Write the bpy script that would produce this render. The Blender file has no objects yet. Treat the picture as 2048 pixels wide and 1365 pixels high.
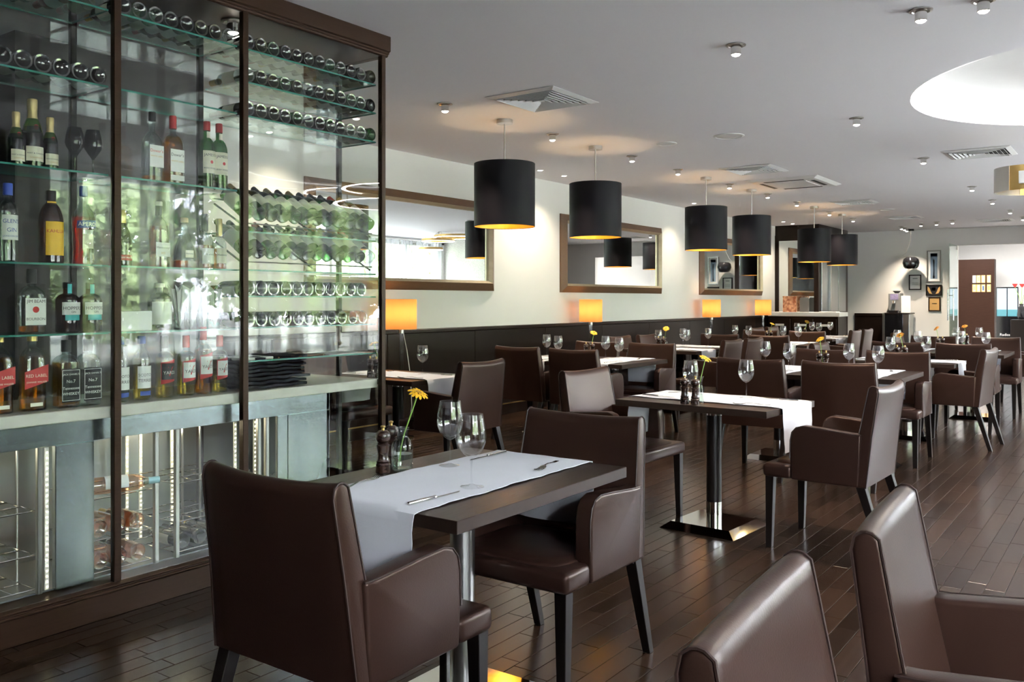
import bpy, bmesh, math, random
from math import sin, cos, pi, radians as R
from mathutils import Matrix, Vector
random.seed(7)
SC = bpy.context.scene
COL = SC.collection
# ---------------------------------------------------------------- camera, world, exposure
TH = math.atan2(1266, 1763)
cam = bpy.data.cameras.new('camera'); cam.sensor_width = 36; cam.lens = 1763/2048*36
cam.shift_y = -81.5/2048; cam.clip_end = 300; cam.clip_start = .05
CAM = bpy.data.objects.new('camera', cam); COL.objects.link(CAM)
CAM.location = (0, 0, 1.342); CAM.rotation_euler = (R(90), 0, TH-R(90))
SC.camera = CAM
W = bpy.data.worlds.new('daylight'); SC.world = W; W.use_nodes = True
wn = W.node_tree; wb = wn.nodes['Background']
sky = wn.nodes.new('ShaderNodeTexSky')
sky.sky_type = 'HOSEK_WILKIE'; sky.turbidity = 5; sky.sun_direction = Vector((.3, .6, .75)).normalized()
mixw = wn.nodes.new('ShaderNodeMix'); mixw.data_type = 'RGBA'; mixw.inputs[0].default_value = .75
wn.links.new(sky.outputs[0], mixw.inputs[6]); mixw.inputs[7].default_value = (.90, .915, 1.0, 1)
wn.links.new(mixw.outputs[2], wb.inputs[0]); wb.inputs[1].default_value = 30.0
SUN = bpy.data.lights.new('sun', 'SUN'); SUN.energy = 20; SUN.angle = R(1); SUN.color = (1, .95, .86)
so = bpy.data.objects.new('sun', SUN); COL.objects.link(so); so.rotation_euler = (R(-38), R(12), 0)
VS = SC.view_settings
VS.view_transform = 'Standard'; VS.look = 'None'; VS.gamma = 1; VS.use_curve_mapping = False
VS.exposure = 1.04
CY = SC.cycles
CY.max_bounces = 7; CY.diffuse_bounces = 4; CY.glossy_bounces = 4; CY.transmission_bounces = 4
CY.transparent_max_bounces = 28; CY.caustics_reflective = False; CY.caustics_refractive = False
CY.sample_clamp_indirect = 6; CY.sample_clamp_direct = 0; CY.use_denoising = True; CY.use_light_tree = True; CY.adaptive_threshold = .03
H = 2.86; YW = 6.15; XB = 20.5; YR = -2.2; XN = -3.5

# ---------------------------------------------------------------- helpers
class MB:
    def __init__(s): s.v = []; s.f = []; s.mi = []; s.cur = 0
    def add(s, vs, fs):
        b = len(s.v); s.v += [tuple(p) for p in vs]
        s.f += [tuple(i+b for i in f) for f in fs]; s.mi += [s.cur]*len(fs); return s
    def m(s, i): s.cur = i; return s
    def box(s, x0, x1, y0, y1, z0, z1):
        return s.add([(x0,y0,z0),(x1,y0,z0),(x1,y1,z0),(x0,y1,z0),(x0,y0,z1),(x1,y0,z1),(x1,y1,z1),(x0,y1,z1)],
                     [(0,3,2,1),(4,5,6,7),(0,1,5,4),(1,2,6,5),(2,3,7,6),(3,0,4,7)])
    def hexa(s, bot, top):
        return s.add(list(bot)+list(top), [(0,3,2,1),(4,5,6,7),(0,1,5,4),(1,2,6,5),(2,3,7,6),(3,0,4,7)])
    def prism(s, poly, axis, a0, a1):
        n = len(poly)
        def P(p, a): return (a,p[0],p[1]) if axis == 'x' else (p[0],a,p[1]) if axis == 'y' else (p[0],p[1],a)
        vs = [P(p,a0) for p in poly]+[P(p,a1) for p in poly]
        fs = [tuple(range(n-1,-1,-1)), tuple(range(n,2*n))]+[(i,(i+1)%n,n+(i+1)%n,n+i) for i in range(n)]
        return s.add(vs, fs)
    def lathe(s, prof, n=20, c=(0,0,0)):
        return s.loft([(r,r,2,z) for r,z in prof], n, c)
    def loft(s, rings, n=24, c=(0,0,0)):
        b = len(s.v); idx = []
        for rx, ry, p, z in rings:
            if max(rx, ry) < 1e-6:
                idx.append([len(s.v)]); s.v.append((c[0],c[1],c[2]+z)); continue
            row = []
            for k in range(n):
                t = 2*pi*(k+.5)/n; a, q = cos(t), sin(t)
                e = 1 if p == 2 else (abs(a)**p+abs(q)**p)**(-1/p)
                row.append(len(s.v)); s.v.append((c[0]+rx*a*e, c[1]+ry*q*e, c[2]+z))
            idx.append(row)
        for A, B in zip(idx, idx[1:]):
            if len(A) == 1 and len(B) == 1: continue
            for k in range(n):
                k2 = (k+1) % n
                if len(A) == 1: f = (A[0], B[k2], B[k])
                elif len(B) == 1: f = (A[k], A[k2], B[0])
                else: f = (A[k], A[k2], B[k2], B[k])
                s.f.append(f); s.mi.append(s.cur)
        return s
    def tube(s, pts, r, n=6, caps=True):
        P = [Vector(p) for p in pts]; rr = r if isinstance(r, (list, tuple)) else [r]*len(P)
        t0 = (P[1]-P[0]).normalized(); up = Vector((0,0,1)) if abs(t0.z) < .9 else Vector((1,0,0))
        u = t0.cross(up).normalized(); rows = []
        for i, p in enumerate(P):
            t = (P[min(i+1,len(P)-1)]-P[max(i-1,0)]).normalized()
            u = (u-t*u.dot(t)).normalized(); w = t.cross(u)
            rows.append(len(s.v))
            for k in range(n):
                a = 2*pi*k/n; s.v.append(tuple(p+(u*cos(a)+w*sin(a))*rr[i]))
        for A, B in zip(rows, rows[1:]):
            for k in range(n):
                k2 = (k+1) % n; s.f.append((A+k,A+k2,B+k2,B+k)); s.mi.append(s.cur)
        if caps:
            s.f.append(tuple(rows[0]+k for k in range(n-1,-1,-1))); s.mi.append(s.cur)
            s.f.append(tuple(rows[-1]+k for k in range(n))); s.mi.append(s.cur)
        return s
    def cyl(s, c, r, z0, z1, n=20): return s.lathe([(0,z0),(r,z0),(r,z1),(0,z1)], n, c)
    def grid(s, fn, nu, nv):
        vs = [fn(i/nu, j/nv) for j in range(nv+1) for i in range(nu+1)]
        fs = [(j*(nu+1)+i, j*(nu+1)+i+1, (j+1)*(nu+1)+i+1, (j+1)*(nu+1)+i) for j in range(nv) for i in range(nu)]
        return s.add(vs, fs)
    def mesh(s, name, mats, smooth=False, bevel=0, seg=2, angle=35, solid=0, sub=0):
        me = bpy.data.meshes.new(name); me.from_pydata(s.v, [], s.f)
        for m_ in (mats if isinstance(mats, (list, tuple)) else [mats]): me.materials.append(m_)
        for p, i in zip(me.polygons, s.mi): p.material_index = i
        bm = bmesh.new(); bm.from_mesh(me)
        bmesh.ops.recalc_face_normals(bm, faces=bm.faces) if not solid else None
        if bevel:
            es = [e for e in bm.edges if len(e.link_faces) == 2 and e.calc_face_angle(0) > R(25)]
            bmesh.ops.bevel(bm, geom=es, offset=bevel, segments=seg, profile=.5, affect='EDGES', clamp_overlap=True)
        if solid: bmesh.ops.solidify(bm, geom=bm.faces[:], thickness=solid)
        bm.to_mesh(me); bm.free()
        if smooth:
            me.shade_smooth(); me.set_sharp_from_angle(angle=R(angle))
        return me
def link(name, me, parent=None, loc=(0,0,0), rot=(0,0,0), label=None):
    o = bpy.data.objects.new(name, me); COL.objects.link(o)
    o.location = loc; o.rotation_euler = rot
    if parent: o.parent = parent
    if label: o['label'] = label
    return o
def tag(o, label, cat, group=None):
    o['label'] = label; o['category'] = cat
    if group: o['group'] = group
    return o
def thing(name, label, cat, loc=(0,0,0), rotz=0, group=None):
    return tag(link(name, None, None, loc, (0,0,rotz)), label, cat, group)
def struct(name, me, parent=None):
    o = link(name, me, parent)
    if not parent: o['kind'] = 'structure'
    return o
def copy_tree(o, parent=None):
    c = o.copy(); COL.objects.link(c); c.parent = parent
    for ch in o.children[:]: copy_tree(ch, c)
    return c
def dup(o, label, loc, rotz=0, group=None, rot=None):
    c = copy_tree(o); c['label'] = label; c.location = loc; c.rotation_euler = rot or (0,0,rotz)
    if group: c['group'] = group
    elif 'group' in c: del c['group']
    return c
def lamp(name, kind, loc, energy, color, parent=None, size=.03, rot=(0,0,0), **kw):
    l = bpy.data.lights.new(name, kind); l.energy = energy; l.color = color
    if kind in ('POINT', 'SPOT'): l.shadow_soft_size = size
    for k, v in kw.items(): setattr(l, k, v)
    return link(name, l, parent, loc, rot)

# ---------------------------------------------------------------- materials
def base_mat(name):
    m = bpy.data.materials.new(name); m.use_nodes = True
    return m, m.node_tree, m.node_tree.nodes['Principled BSDF']
def coords(nt, src='Object', scale=(1,1,1)):
    mp = nt.nodes.new('ShaderNodeMapping'); mp.inputs['Scale'].default_value = scale
    if src == 'World':
        g = nt.nodes.new('ShaderNodeNewGeometry'); nt.links.new(g.outputs['Position'], mp.inputs[0])
    else:
        t = nt.nodes.new('ShaderNodeTexCoord'); nt.links.new(t.outputs[src], mp.inputs[0])
    return mp.outputs[0]
def noise(nt, vec, scale, detail=3):
    n = nt.nodes.new('ShaderNodeTexNoise'); n.inputs['Scale'].default_value = scale; n.inputs['Detail'].default_value = detail
    nt.links.new(vec, n.inputs['Vector']); return n.outputs['Fac']
def mixrgb(nt, fac, a, b, blend='MIX'):
    m = nt.nodes.new('ShaderNodeMix'); m.data_type = 'RGBA'; m.blend_type = blend
    for i, x in ((0,fac),(6,a),(7,b)):
        if hasattr(x, 'node'): nt.links.new(x, m.inputs[i])
        else: m.inputs[i].default_value = x if i == 0 else (*x, 1)
    return m.outputs[2]
def math_n(nt, op, a, b):
    m = nt.nodes.new('ShaderNodeMath'); m.operation = op
    for i, x in ((0,a),(1,b)):
        if hasattr(x, 'node'): nt.links.new(x, m.inputs[i])
        else: m.inputs[i].default_value = x
    return m.outputs[0]
def mat(name, col, rough=.5, metal=0, col2=None, nscale=8, stretch=(1,1,1), bump=0, bscale=60, coat=0, var=0, src='Object', spec=.5, rvar=0, contrast=False, sheen=0, stint=None):
    m, nt, b = base_mat(name)
    b.inputs['Base Color'].default_value = (*col, 1); b.inputs['Roughness'].default_value = rough
    b.inputs['Metallic'].default_value = metal; b.inputs['Specular IOR Level'].default_value = spec
    b.inputs['Coat Weight'].default_value = coat; b.inputs['Coat Roughness'].default_value = .15
    if stint: b.inputs['Specular Tint'].default_value = (*stint, 1)
    if sheen: b.inputs['Sheen Weight'].default_value = sheen
    c = None
    vec = coords(nt, src, stretch)
    if col2:
        f = noise(nt, vec, nscale, 4)
        if contrast:
            r = nt.nodes.new('ShaderNodeMapRange'); r.inputs[1].default_value = .38; r.inputs[2].default_value = .62
            nt.links.new(f, r.inputs[0]); f = r.outputs[0]
        c = mixrgb(nt, f, col, col2)
        if rvar: nt.links.new(math_n(nt, 'MULTIPLY_ADD', f, rvar), b.inputs['Roughness']); b.inputs['Roughness'].links[0].from_node.inputs[2].default_value = rough-rvar/2
    if var:
        oi = nt.nodes.new('ShaderNodeObjectInfo'); ge = nt.nodes.new('ShaderNodeNewGeometry')
        s = math_n(nt, 'FRACT', math_n(nt, 'ADD', oi.outputs['Random'], ge.outputs['Random Per Island']), 0)
        k = math_n(nt, 'MULTIPLY_ADD', s, 2*var); k.node.inputs[2].default_value = 1-var
        cb = nt.nodes.new('ShaderNodeCombineColor')
        for i in range(3): nt.links.new(k, cb.inputs[i])
        c = mixrgb(nt, 1.0, c if c else col, cb.outputs[0], 'MULTIPLY')
    if c: nt.links.new(c, b.inputs['Base Color'])
    if bump:
        bp = nt.nodes.new('ShaderNodeBump'); bp.inputs['Strength'].default_value = bump; bp.inputs['Distance'].default_value = .01
        nt.links.new(noise(nt, vec, bscale, 3), bp.inputs['Height']); nt.links.new(bp.outputs[0], b.inputs['Normal'])
    return m
def glass(name, tint=(1,1,1), ior=1.45, add=0.0, rough=0.0, gl=(1,1,1)):
    m = bpy.data.materials.new(name); m.use_nodes = True; nt = m.node_tree; nt.nodes.clear()
    o = nt.nodes.new('ShaderNodeOutputMaterial'); mx = nt.nodes.new('ShaderNodeMixShader')
    t = nt.nodes.new('ShaderNodeBsdfTransparent'); t.inputs[0].default_value = (*tint, 1)
    g = nt.nodes.new('ShaderNodeBsdfGlossy'); g.inputs['Roughness'].default_value = rough; g.inputs[0].default_value = (*gl, 1)
    ge = nt.nodes.new('ShaderNodeNewGeometry'); dp = nt.nodes.new('ShaderNodeVectorMath'); dp.operation = 'DOT_PRODUCT'
    nt.links.new(ge.outputs['Normal'], dp.inputs[0]); nt.links.new(ge.outputs['Incoming'], dp.inputs[1])
    f0 = ((ior-1)/(ior+1))**2
    q = math_n(nt, 'POWER', math_n(nt, 'SUBTRACT', 1.0, math_n(nt, 'ABSOLUTE', dp.outputs['Value'], 0)), 5.0)
    fac = math_n(nt, 'MULTIPLY_ADD', q, 1-f0-add); fac.node.inputs[2].default_value = f0+add
    nt.links.new(fac, mx.inputs[0]); nt.links.new(t.outputs[0], mx.inputs[1]); nt.links.new(g.outputs[0], mx.inputs[2])
    nt.links.new(mx.outputs[0], o.inputs[0]); return m
def emit(name, col, strength, base=None):
    m, nt, b = base_mat(name); b.inputs['Base Color'].default_value = (*(base or col), 1)
    b.inputs['Emission Color'].default_value = (*col, 1); b.inputs['Emission Strength'].default_value = strength; return m
def cloth_mix(name, col, trans, tl=.5, rough=.9):
    m = bpy.data.materials.new(name); m.use_nodes = True; nt = m.node_tree; nt.nodes.clear()
    o = nt.nodes.new('ShaderNodeOutputMaterial'); a = nt.nodes.new('ShaderNodeMixShader'); b = nt.nodes.new('ShaderNodeMixShader')
    d = nt.nodes.new('ShaderNodeBsdfDiffuse'); t = nt.nodes.new('ShaderNodeBsdfTranslucent'); x = nt.nodes.new('ShaderNodeBsdfTransparent')
    vec = coords(nt, 'Object', (1,1,.05)); c = mixrgb(nt, noise(nt, vec, 30, 2), col, tuple(k*.9 for k in col))
    nt.links.new(c, d.inputs[0]); nt.links.new(c, t.inputs[0])
    a.inputs[0].default_value = tl; nt.links.new(d.outputs[0], a.inputs[1]); nt.links.new(t.outputs[0], a.inputs[2])
    b.inputs[0].default_value = trans; nt.links.new(a.outputs[0], b.inputs[1]); nt.links.new(x.outputs[0], b.inputs[2])
    nt.links.new(b.outputs[0], o.inputs[0]); return m
M = {}
M['leather'] = mat('brown leather', (.0235,.0112,.0083), .29, col2=(.034,.0165,.0122), nscale=6, bump=.05, bscale=260, spec=.32, stint=(1,.72,.61))
M['leather_seam'] = mat('leather seam', (.024,.0105,.0075), .5, bump=.1, bscale=300)
M['leg'] = mat('black stained leg', (.007,.0045,.004), .35, spec=.3, col2=(.011,.0075,.006), nscale=12, stretch=(6,6,1))
M['plank'] = mat('dark oak plank', (.017,.0088,.0056), .22, col2=(.030,.0165,.0105), nscale=3, stretch=(1,16,1), var=.45, src='World', rvar=.05, spec=.32, stint=(1,.9,.82))
M['gap'] = mat('floor underlay', (.012,.008,.006), .8, col2=(.02,.013,.01))
M['tabletop'] = mat('wenge veneer', (.018,.0105,.008), .30, col2=(.036,.022,.0165), nscale=9, stretch=(1.2,16,4), rvar=.1, spec=.35, stint=(1,.86,.76))
M['wenge'] = mat('wenge panel', (.0075,.0046,.0038), .30, col2=(.016,.010,.008), nscale=8, stretch=(1,1,12), src='World', spec=.22, stint=(1,.85,.75))
M['cabwood'] = mat('walnut moulding', (.018,.0088,.0055), .38, col2=(.042,.021,.013), nscale=10, stretch=(1,12,16), src='World', spec=.25, stint=(1,.8,.65))
M['framewood'] = mat('mirror frame wood', (.095,.050,.026), .40, col2=(.16,.09,.05), nscale=10, stretch=(1,14,14), src='World', spec=.25)
M['liner'] = mat('champagne leaf liner', (.42,.34,.22), .42, .5, col2=(.55,.46,.33), nscale=18)
M['wall'] = mat('cream plaster', (.76,.75,.725), .75, col2=(.80,.79,.765), nscale=3, bump=.02, bscale=120)
M['walldark'] = mat('dark bar panel', (.035,.027,.026), .5, col2=(.05,.040,.038), nscale=4, stretch=(1,1,4))
M['ceiling'] = mat('ceiling paint', (.83,.82,.86), .8, col2=(.86,.85,.88), nscale=1.2)
M['white'] = mat('white paint', (.82,.82,.82), .5, col2=(.86,.86,.86))
M['vent'] = mat('vent enamel', (.72,.72,.72), .4, col2=(.78,.78,.78), nscale=20)
M['black'] = mat('opening shade', (.01,.01,.011), .6, col2=(.015,.015,.016))  # flat black in place of the shade inside vents and slots
M['blackgloss'] = mat('black gloss', (.006,.006,.007), .08, col2=(.01,.01,.012), spec=.6)
M['chrome'] = mat('polished steel', (.78,.77,.75), .06, 1, col2=(.70,.69,.67), nscale=6)
M['brushed'] = mat('brushed steel', (.62,.61,.60), .28, 1, col2=(.50,.50,.49), nscale=10, stretch=(30,30,1))
M['stainless'] = mat('stainless sheet', (.50,.55,.58), .25, 1, col2=(.38,.43,.47), nscale=3, stretch=(1,1,.4), rvar=.15)
M['nickel'] = mat('satin nickel', (.55,.54,.52), .3, 1, col2=(.48,.47,.45))
M['brass'] = mat('brass', (.75,.52,.20), .28, 1, col2=(.65,.44,.16))
M['cloth'] = mat('white linen', (.55,.55,.59), .9, col2=(.61,.61,.645), nscale=5, bump=.06, bscale=400, sheen=.2)
M['shade'] = mat('charcoal drum fabric', (.0045,.004,.0055), .5, spec=.15, col2=(.008,.007,.010), nscale=40, stretch=(1,1,8), bump=.05, bscale=300)
M['gold'] = mat('gold lining', (.85,.52,.09), .32, .75, col2=(.90,.60,.13), nscale=20)
M['slab'] = mat('travertine slab', (.60,.56,.50), .35, col2=(.78,.75,.69), nscale=9, stretch=(1,3,3))
M['pane'] = glass('clear pane', (.965,.98,.975), 1.38, .0)
M['wpane'] = glass('window pane', (.95,.97,.97), 1.45, .0)
M['shelf'] = glass('shelf glass', (.80,.92,.88), 1.45, .02)
M['shelfedge'] = mat('green glass edge', (.03,.17,.14), .15, col2=(.05,.26,.21), nscale=20, spec=.7)
M['crystal'] = glass('crystal', (.98,.985,.99), 1.5, .035)
M['vaseglass'] = glass('vase glass', (.90,.94,.95), 1.5, .03)
M['water'] = glass('water', (.90,.96,.90), 1.33, .0)
M['mirror'] = mat('mirror silver', (.86,.89,.88), .0, 1, col2=(.87,.90,.89))
M['mill'] = mat('turned dark wood', (.022,.011,.008), .25, col2=(.045,.022,.015), nscale=20, stretch=(1,1,6), coat=.4)
M['petal'] = mat('yellow petal', (.85,.42,.015), .55, col2=(.92,.55,.03), nscale=30)
M['petal2'] = mat('orange petal', (.80,.30,.02), .55, col2=(.88,.40,.03), nscale=30)
M['stem'] = mat('green stem', (.20,.36,.06), .5, col2=(.28,.46,.10), nscale=20)
M['disc'] = mat('flower disc', (.35,.17,.02), .8, col2=(.55,.28,.04), nscale=90)
M['lens'] = emit('lit lens', (1,.93,.82), 22)
M['cove'] = emit('cove strip', (1,.98,.96), 3)
M['bulb'] = emit('warm bulb', (1,.72,.36), 12)
M['led'] = emit('led strip', (1,.86,.50), 2.6)
M['ledw'] = emit('white led', (1,.96,.92), 22)
M['lampshade'] = cloth_mix('amber lamp fabric', (.70,.34,.13), 0, .65)
M['curtain'] = cloth_mix('sheer curtain', (.46,.47,.49), .42, .7)
M['acrylic'] = glass('clear acrylic', (.86,.88,.90), 1.5, .06)
M['mosaic'] = mat('mosaic tile', (.30,.33,.37), .3, col2=(.20,.22,.26), nscale=30, contrast=True)
M['mosaic2'] = mat('pale mosaic', (.50,.50,.44), .3, col2=(.62,.61,.54), nscale=30, contrast=True)
M['paper'] = mat('white paper', (.80,.80,.80), .7, col2=(.85,.85,.85), nscale=15)
M['navy'] = mat('navy cloth', (.008,.011,.020), .9, col2=(.014,.018,.03), nscale=40, bump=.2, bscale=200)
GL = dict(green=(.17,.37,.16), dark=(.025,.045,.035), olive=(.24,.25,.07), clear=(.80,.86,.85), pale=(.60,.80,.70), rose=(.90,.66,.52), blackish=(.012,.012,.016), brown=(.24,.11,.05))
for k, v in GL.items(): M['g_'+k] = glass(k+' bottle glass', v, 1.5, .05); M['h_'+k] = glass(k+' bottle heel', tuple(min(1,x*1.6+.12) for x in v), 1.5, .22, .08)  # heel tint lightened to paint the light caught in thick glass
for k, v in dict(amber=(.94,.60,.20), gold=(.96,.82,.40), red=(.93,.28,.20), cola=(.30,.14,.06), cognac=(.68,.30,.16)).items(): M['l_'+k] = glass(k+' spirit', v, 1.36, .0)
for k, v, r in (('cream',(.80,.76,.62),.6),('labelw',(.82,.82,.80),.6),('labelk',(.012,.012,.015),.5),('labelr',(.50,.03,.03),.5),('labely',(.85,.50,.03),.5),('labelb',(.03,.07,.30),.5),('teal',(.05,.45,.48),.5),
                ('inkk',(.02,.02,.025),.6),('inkw',(.85,.85,.82),.6),('inkr',(.55,.03,.03),.6),('inkg',(.60,.40,.12),.5),('inkb',(.05,.10,.35),.6),('inkgrey',(.25,.27,.27),.6),
                ('capk',(.015,.015,.018),.35),('capr',(.35,.02,.02),.35),('capw',(.78,.75,.66),.5),('capb',(.05,.09,.42),.3),('cappink',(.75,.13,.11),.35),('cork',(.55,.38,.22),.8),('foil',(.75,.58,.28),.35),('capblue',(.35,.62,.70),.4),('capgold',(.62,.46,.16),.3)):
    M[k] = mat(k+' print', v, r, .7 if k in ('foil','capgold') else 0, col2=tuple(min(1,x*1.15+.005) for x in v), nscale=25)
# lettering is made first, while the scene is still empty
TX = {}
def text(s):
    if s not in TX:
        cu = bpy.data.curves.new('lettering', 'FONT'); cu.body = s; cu.align_x = 'CENTER'; cu.align_y = 'CENTER'; cu.resolution_u = 2
        o = bpy.data.objects.new('lettering', cu); COL.objects.link(o)
        dg = bpy.context.evaluated_depsgraph_get()
        me = bpy.data.meshes.new_from_object(o.evaluated_get(dg))
        vs = [(v.co.x, v.co.y) for v in me.vertices]; fs = [tuple(p.vertices) for p in me.polygons]
        xs = [a for a, b in vs]; ys = [b for a, b in vs]
        cx, cy = (min(xs)+max(xs))/2, (min(ys)+max(ys))/2
        TX[s] = ([(a-cx, b-cy) for a, b in vs], fs, max(xs)-min(xs), max(ys)-min(ys))
        bpy.data.objects.remove(o); bpy.data.meshes.remove(me); bpy.data.curves.remove(cu)
    return TX[s]
for s in ("MOET & CHANDON","CHAMPAGNE","Dewar's","WHITE LABEL","JAMESON","IRISH WHISKEY","GLEN'S","GIN","KAHLUA","APEROL","Hennessy","XO","REMY MARTIN","JIM BEAM","BOURBON","HOPPERS","RED LABEL","JOHNNIE WALKER","JACK DANIEL'S","Tennessee","WHISKEY","No.7","SCOTCH","TERRIER","7","YARDS","Radisson","LONDON DRY"): text(s)
# ================================================================ STRUCTURE
def proj(x, y, z):
    f = cos(TH)*x+sin(TH)*y; r = sin(TH)*x-cos(TH)*y
    return (1024+1763*r/f, 601-1763*(z-1.342)/f, f) if f > .3 else None
# --- floor: base slab + single planks (largest 300 in view) + the rest as one part
floor = struct('floor', MB().box(XN, XB+8, YR-.15, YW+.1, -.06, -.004).mesh('floor', M['gap']))
PW = .085; pl = []
row = 0; y = YR
while y < YW:
    x = XN-random.random()*.5
    while x < XB:
        L = random.choice((.36,.42,.48,.54,.62)); x1 = min(x+L, XB); x0 = max(x, XN)
        if x1-x0 > .05: pl.append((x0, x1, y, min(y+PW, YW)))
        x += L
    y += PW
def psize(p):
    c = [proj(a, b, 0) for a in p[:2] for b in p[2:]]
    if any(q is None for q in c): return 0
    u = [q[0] for q in c]; v = [q[1] for q in c]
    if max(u) < 0 or min(u) > 2048 or min(v) > 1365: return 0
    if p[2] > 3.5 and p[0] < 3.7: return 0
    return (max(u)-min(u))*(max(v)-min(v))
pl.sort(key=psize, reverse=True)
def plank_mb(mb, x0, x1, y0, y1, z):
    g = .0013
    vs = [(x0+g,y0+g,-.006),(x1-g,y0+g,-.006),(x1-g,y1-g,-.006),(x0+g,y1-g,-.006)]
    t = [(a,b,z-.0006) for a,b,_ in vs]; k = .0009
    u = [(x0+g+k,y0+g+k,z),(x1-g-k,y0+g+k,z),(x1-g-k,y1-g-k,z),(x0+g+k,y1-g-k,z)]
    return mb.add(vs+t+u, [(0,1,5,4),(1,2,6,5),(2,3,7,6),(3,0,4,7),(4,5,9,8),(5,6,10,9),(6,7,11,10),(7,4,8,11),(8,9,10,11)])
pm = {}
for p in pl[:300]:
    L, wd = round(p[1]-p[0], 3), round(p[3]-p[2], 3)
    if (L, wd) not in pm: pm[L, wd] = plank_mb(MB(), -L/2, L/2, -wd/2, wd/2, 0).mesh('plank', M['plank'])
    link('plank', pm[L, wd], floor, ((p[0]+p[1])/2, (p[2]+p[3])/2, random.uniform(-.0004, .0004)))
mb = MB()
for p in pl[300:]: plank_mb(mb, *p, random.uniform(-.0004, .0004))
o = link('planks', mb.mesh('planks', M['plank']), floor); o['kind'] = 'stuff'
o['label'] = 'narrow dark oak floor planks'
# --- ceiling with the round recess
DC, DR, DT = (7.52, -.15), 1.63, H+.27
bm = bmesh.new()
def loop(pts):
    vs = [bm.verts.new(p) for p in pts]; return [bm.edges.new((vs[i], vs[(i+1) % len(vs)])) for i in range(len(vs))]
es = loop([(XN,YR-.1,H),(XB+.1,YR-.1,H),(XB+.1,YW+.1,H),(XN,YW+.1,H)])
es += loop([(DC[0]+DR*cos(2*pi*k/72), DC[1]+DR*sin(2*pi*k/72), H) for k in range(72)])
bmesh.ops.triangle_fill(bm, edges=es, use_beauty=True)
me = bpy.data.meshes.new('ceiling'); bm.to_mesh(me); bm.free(); me.materials.append(M['ceiling'])
ceil = struct('ceiling', me)
mb = MB()
for k in range(72):
    a, b = 2*pi*k/72, 2*pi*(k+1)/72
    P = lambda t, z: (DC[0]+DR*cos(t), DC[1]+DR*sin(t), z)
    mb.add([P(a,H),P(b,H),P(b,DT),P(a,DT)], [(0,1,2,3)])
mb.add([(DC[0]+DR*cos(2*pi*k/72), DC[1]+DR*sin(2*pi*k/72), DT) for k in range(72)], [tuple(range(72))])
link('recess', mb.mesh('recess', M['white'], True), ceil)
mb = MB(); pts = [(DC[0]+(DR-.012)*cos(2*pi*k/72), DC[1]+(DR-.012)*sin(2*pi*k/72), H+.012) for k in range(73)]
mb.tube(pts, .008, 6); link('cove_light', mb.mesh('cove_light', M['cove']), ceil)
link('roof_deck', MB().box(XN-.2, XB+.2, YR-.2, YW+.3, H+.35, H+.5).mesh('roof_deck', M['white']), ceil)
# --- walls
wl = struct('wall_left', MB().box(3.6, XB, YW, YW+.12, 0, H).mesh('wall_left', M['wall']))
xs = 3.62; seams = [3.62, 4.98, 6.41, 7.82, 9.26, 10.68, 12.12, 13.58, 15.05, 16.6, 17.75]
mb = MB()
for a, b in zip(seams, seams[1:]):
    link('wainscot_panel', MB().box(a+.003, b-.003, YW-.022, YW, .13, 1.0).mesh('panel', M['wenge'], bevel=.002, seg=1), wl)
link('wainscot_rail', MB().prism([(YW,1.0),(YW-.04,1.0),(YW-.045,1.01),(YW-.045,1.035),(YW-.035,1.045),(YW,1.045)], 'x', 3.62, 17.75).mesh('rail', M['wenge']), wl)
link('skirting', MB().box(3.62, 17.75, YW-.03, YW, 0, .118).mesh('skirting', M['wenge'], bevel=.004, seg=1), wl)
link('brass_line', MB().box(3.62, 17.75, YW-.034, YW, .118, .130).mesh('brass_line', M['brass']), wl)
struct('wall_bar', MB().box(2.39, 3.6, 5.15, YW+.12, 0, H).mesh('wall_bar', M['walldark']))
struct('wall_side', MB().box(XN, 2.39, YW, YW+.12, 0, H).mesh('wall_side', M['walldark']))
struct('wall_near', MB().box(XN-.12, XN, YR, YW, 0, H).mesh('wall_near', M['walldark']))
wbk = struct('wall_back', MB().box(XB, XB+.12, 3.2, YW, 0, H).box(XB, XB+.12, .3, 3.2, 2.49, H).box(XB, XB+.12, YR, .3, 0, H).mesh('wall_back', M['wall']))
link('wainscot_panel', MB().box(XB-.03, XB, 4.52, 5.27, 0, 1.0).mesh('panel', M['wenge']), wbk)
link('wainscot_rail', MB().box(XB-.045, XB, 4.5, 5.27, 1.0, 1.055).mesh('rail', M['wenge']), wbk)
# --- window wall
bays = [(-1.2, 3), (5.0, 10)]; WW = 1.2; Z0, Z1 = .55, 2.74
solid = [(XN, -1.2), (2.4, 5.0), (17.0, XB)]
mb = MB()
for a, b in solid: mb.box(a, b, YR-.12, YR, 0, H)
mb.box(XN, XB, YR-.12, YR, 0, Z0).box(XN, XB, YR-.12, YR, Z1, H)
struct('wall_right', mb.mesh('wall_right', M['wall']))
k = 0; frame_me = MB().box(0,.05,-.05,.03,Z0,Z1).box(WW-.05,WW,-.05,.03,Z0,Z1).box(.05,WW-.05,-.05,.03,Z0,Z0+.06).box(.05,WW-.05,-.05,.03,Z1-.06,Z1).mesh('window_frame', M['nickel'])
pane_me = MB().box(.05,WW-.05,-.012,-.006,Z0+.06,Z1-.06).mesh('pane', M['wpane'])
for x0, n in bays:
    for i in range(n):
        k += 1; wo = link('window_%d' % k, None, None, (x0+i*WW, YR-.06, 0)); wo['kind'] = 'structure'
        link('window_frame', frame_me, wo); link('pane', pane_me, wo)
    p = lamp('window_portal', 'AREA', (x0+n*WW/2, YR-.2, (Z0+Z1)/2), 1, (1,1,1), shape='RECTANGLE', size=n*WW, rot=(R(90), 0, 0))
    p.data.size_y = Z1-Z0; p.data.cycles.is_portal = True
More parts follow.
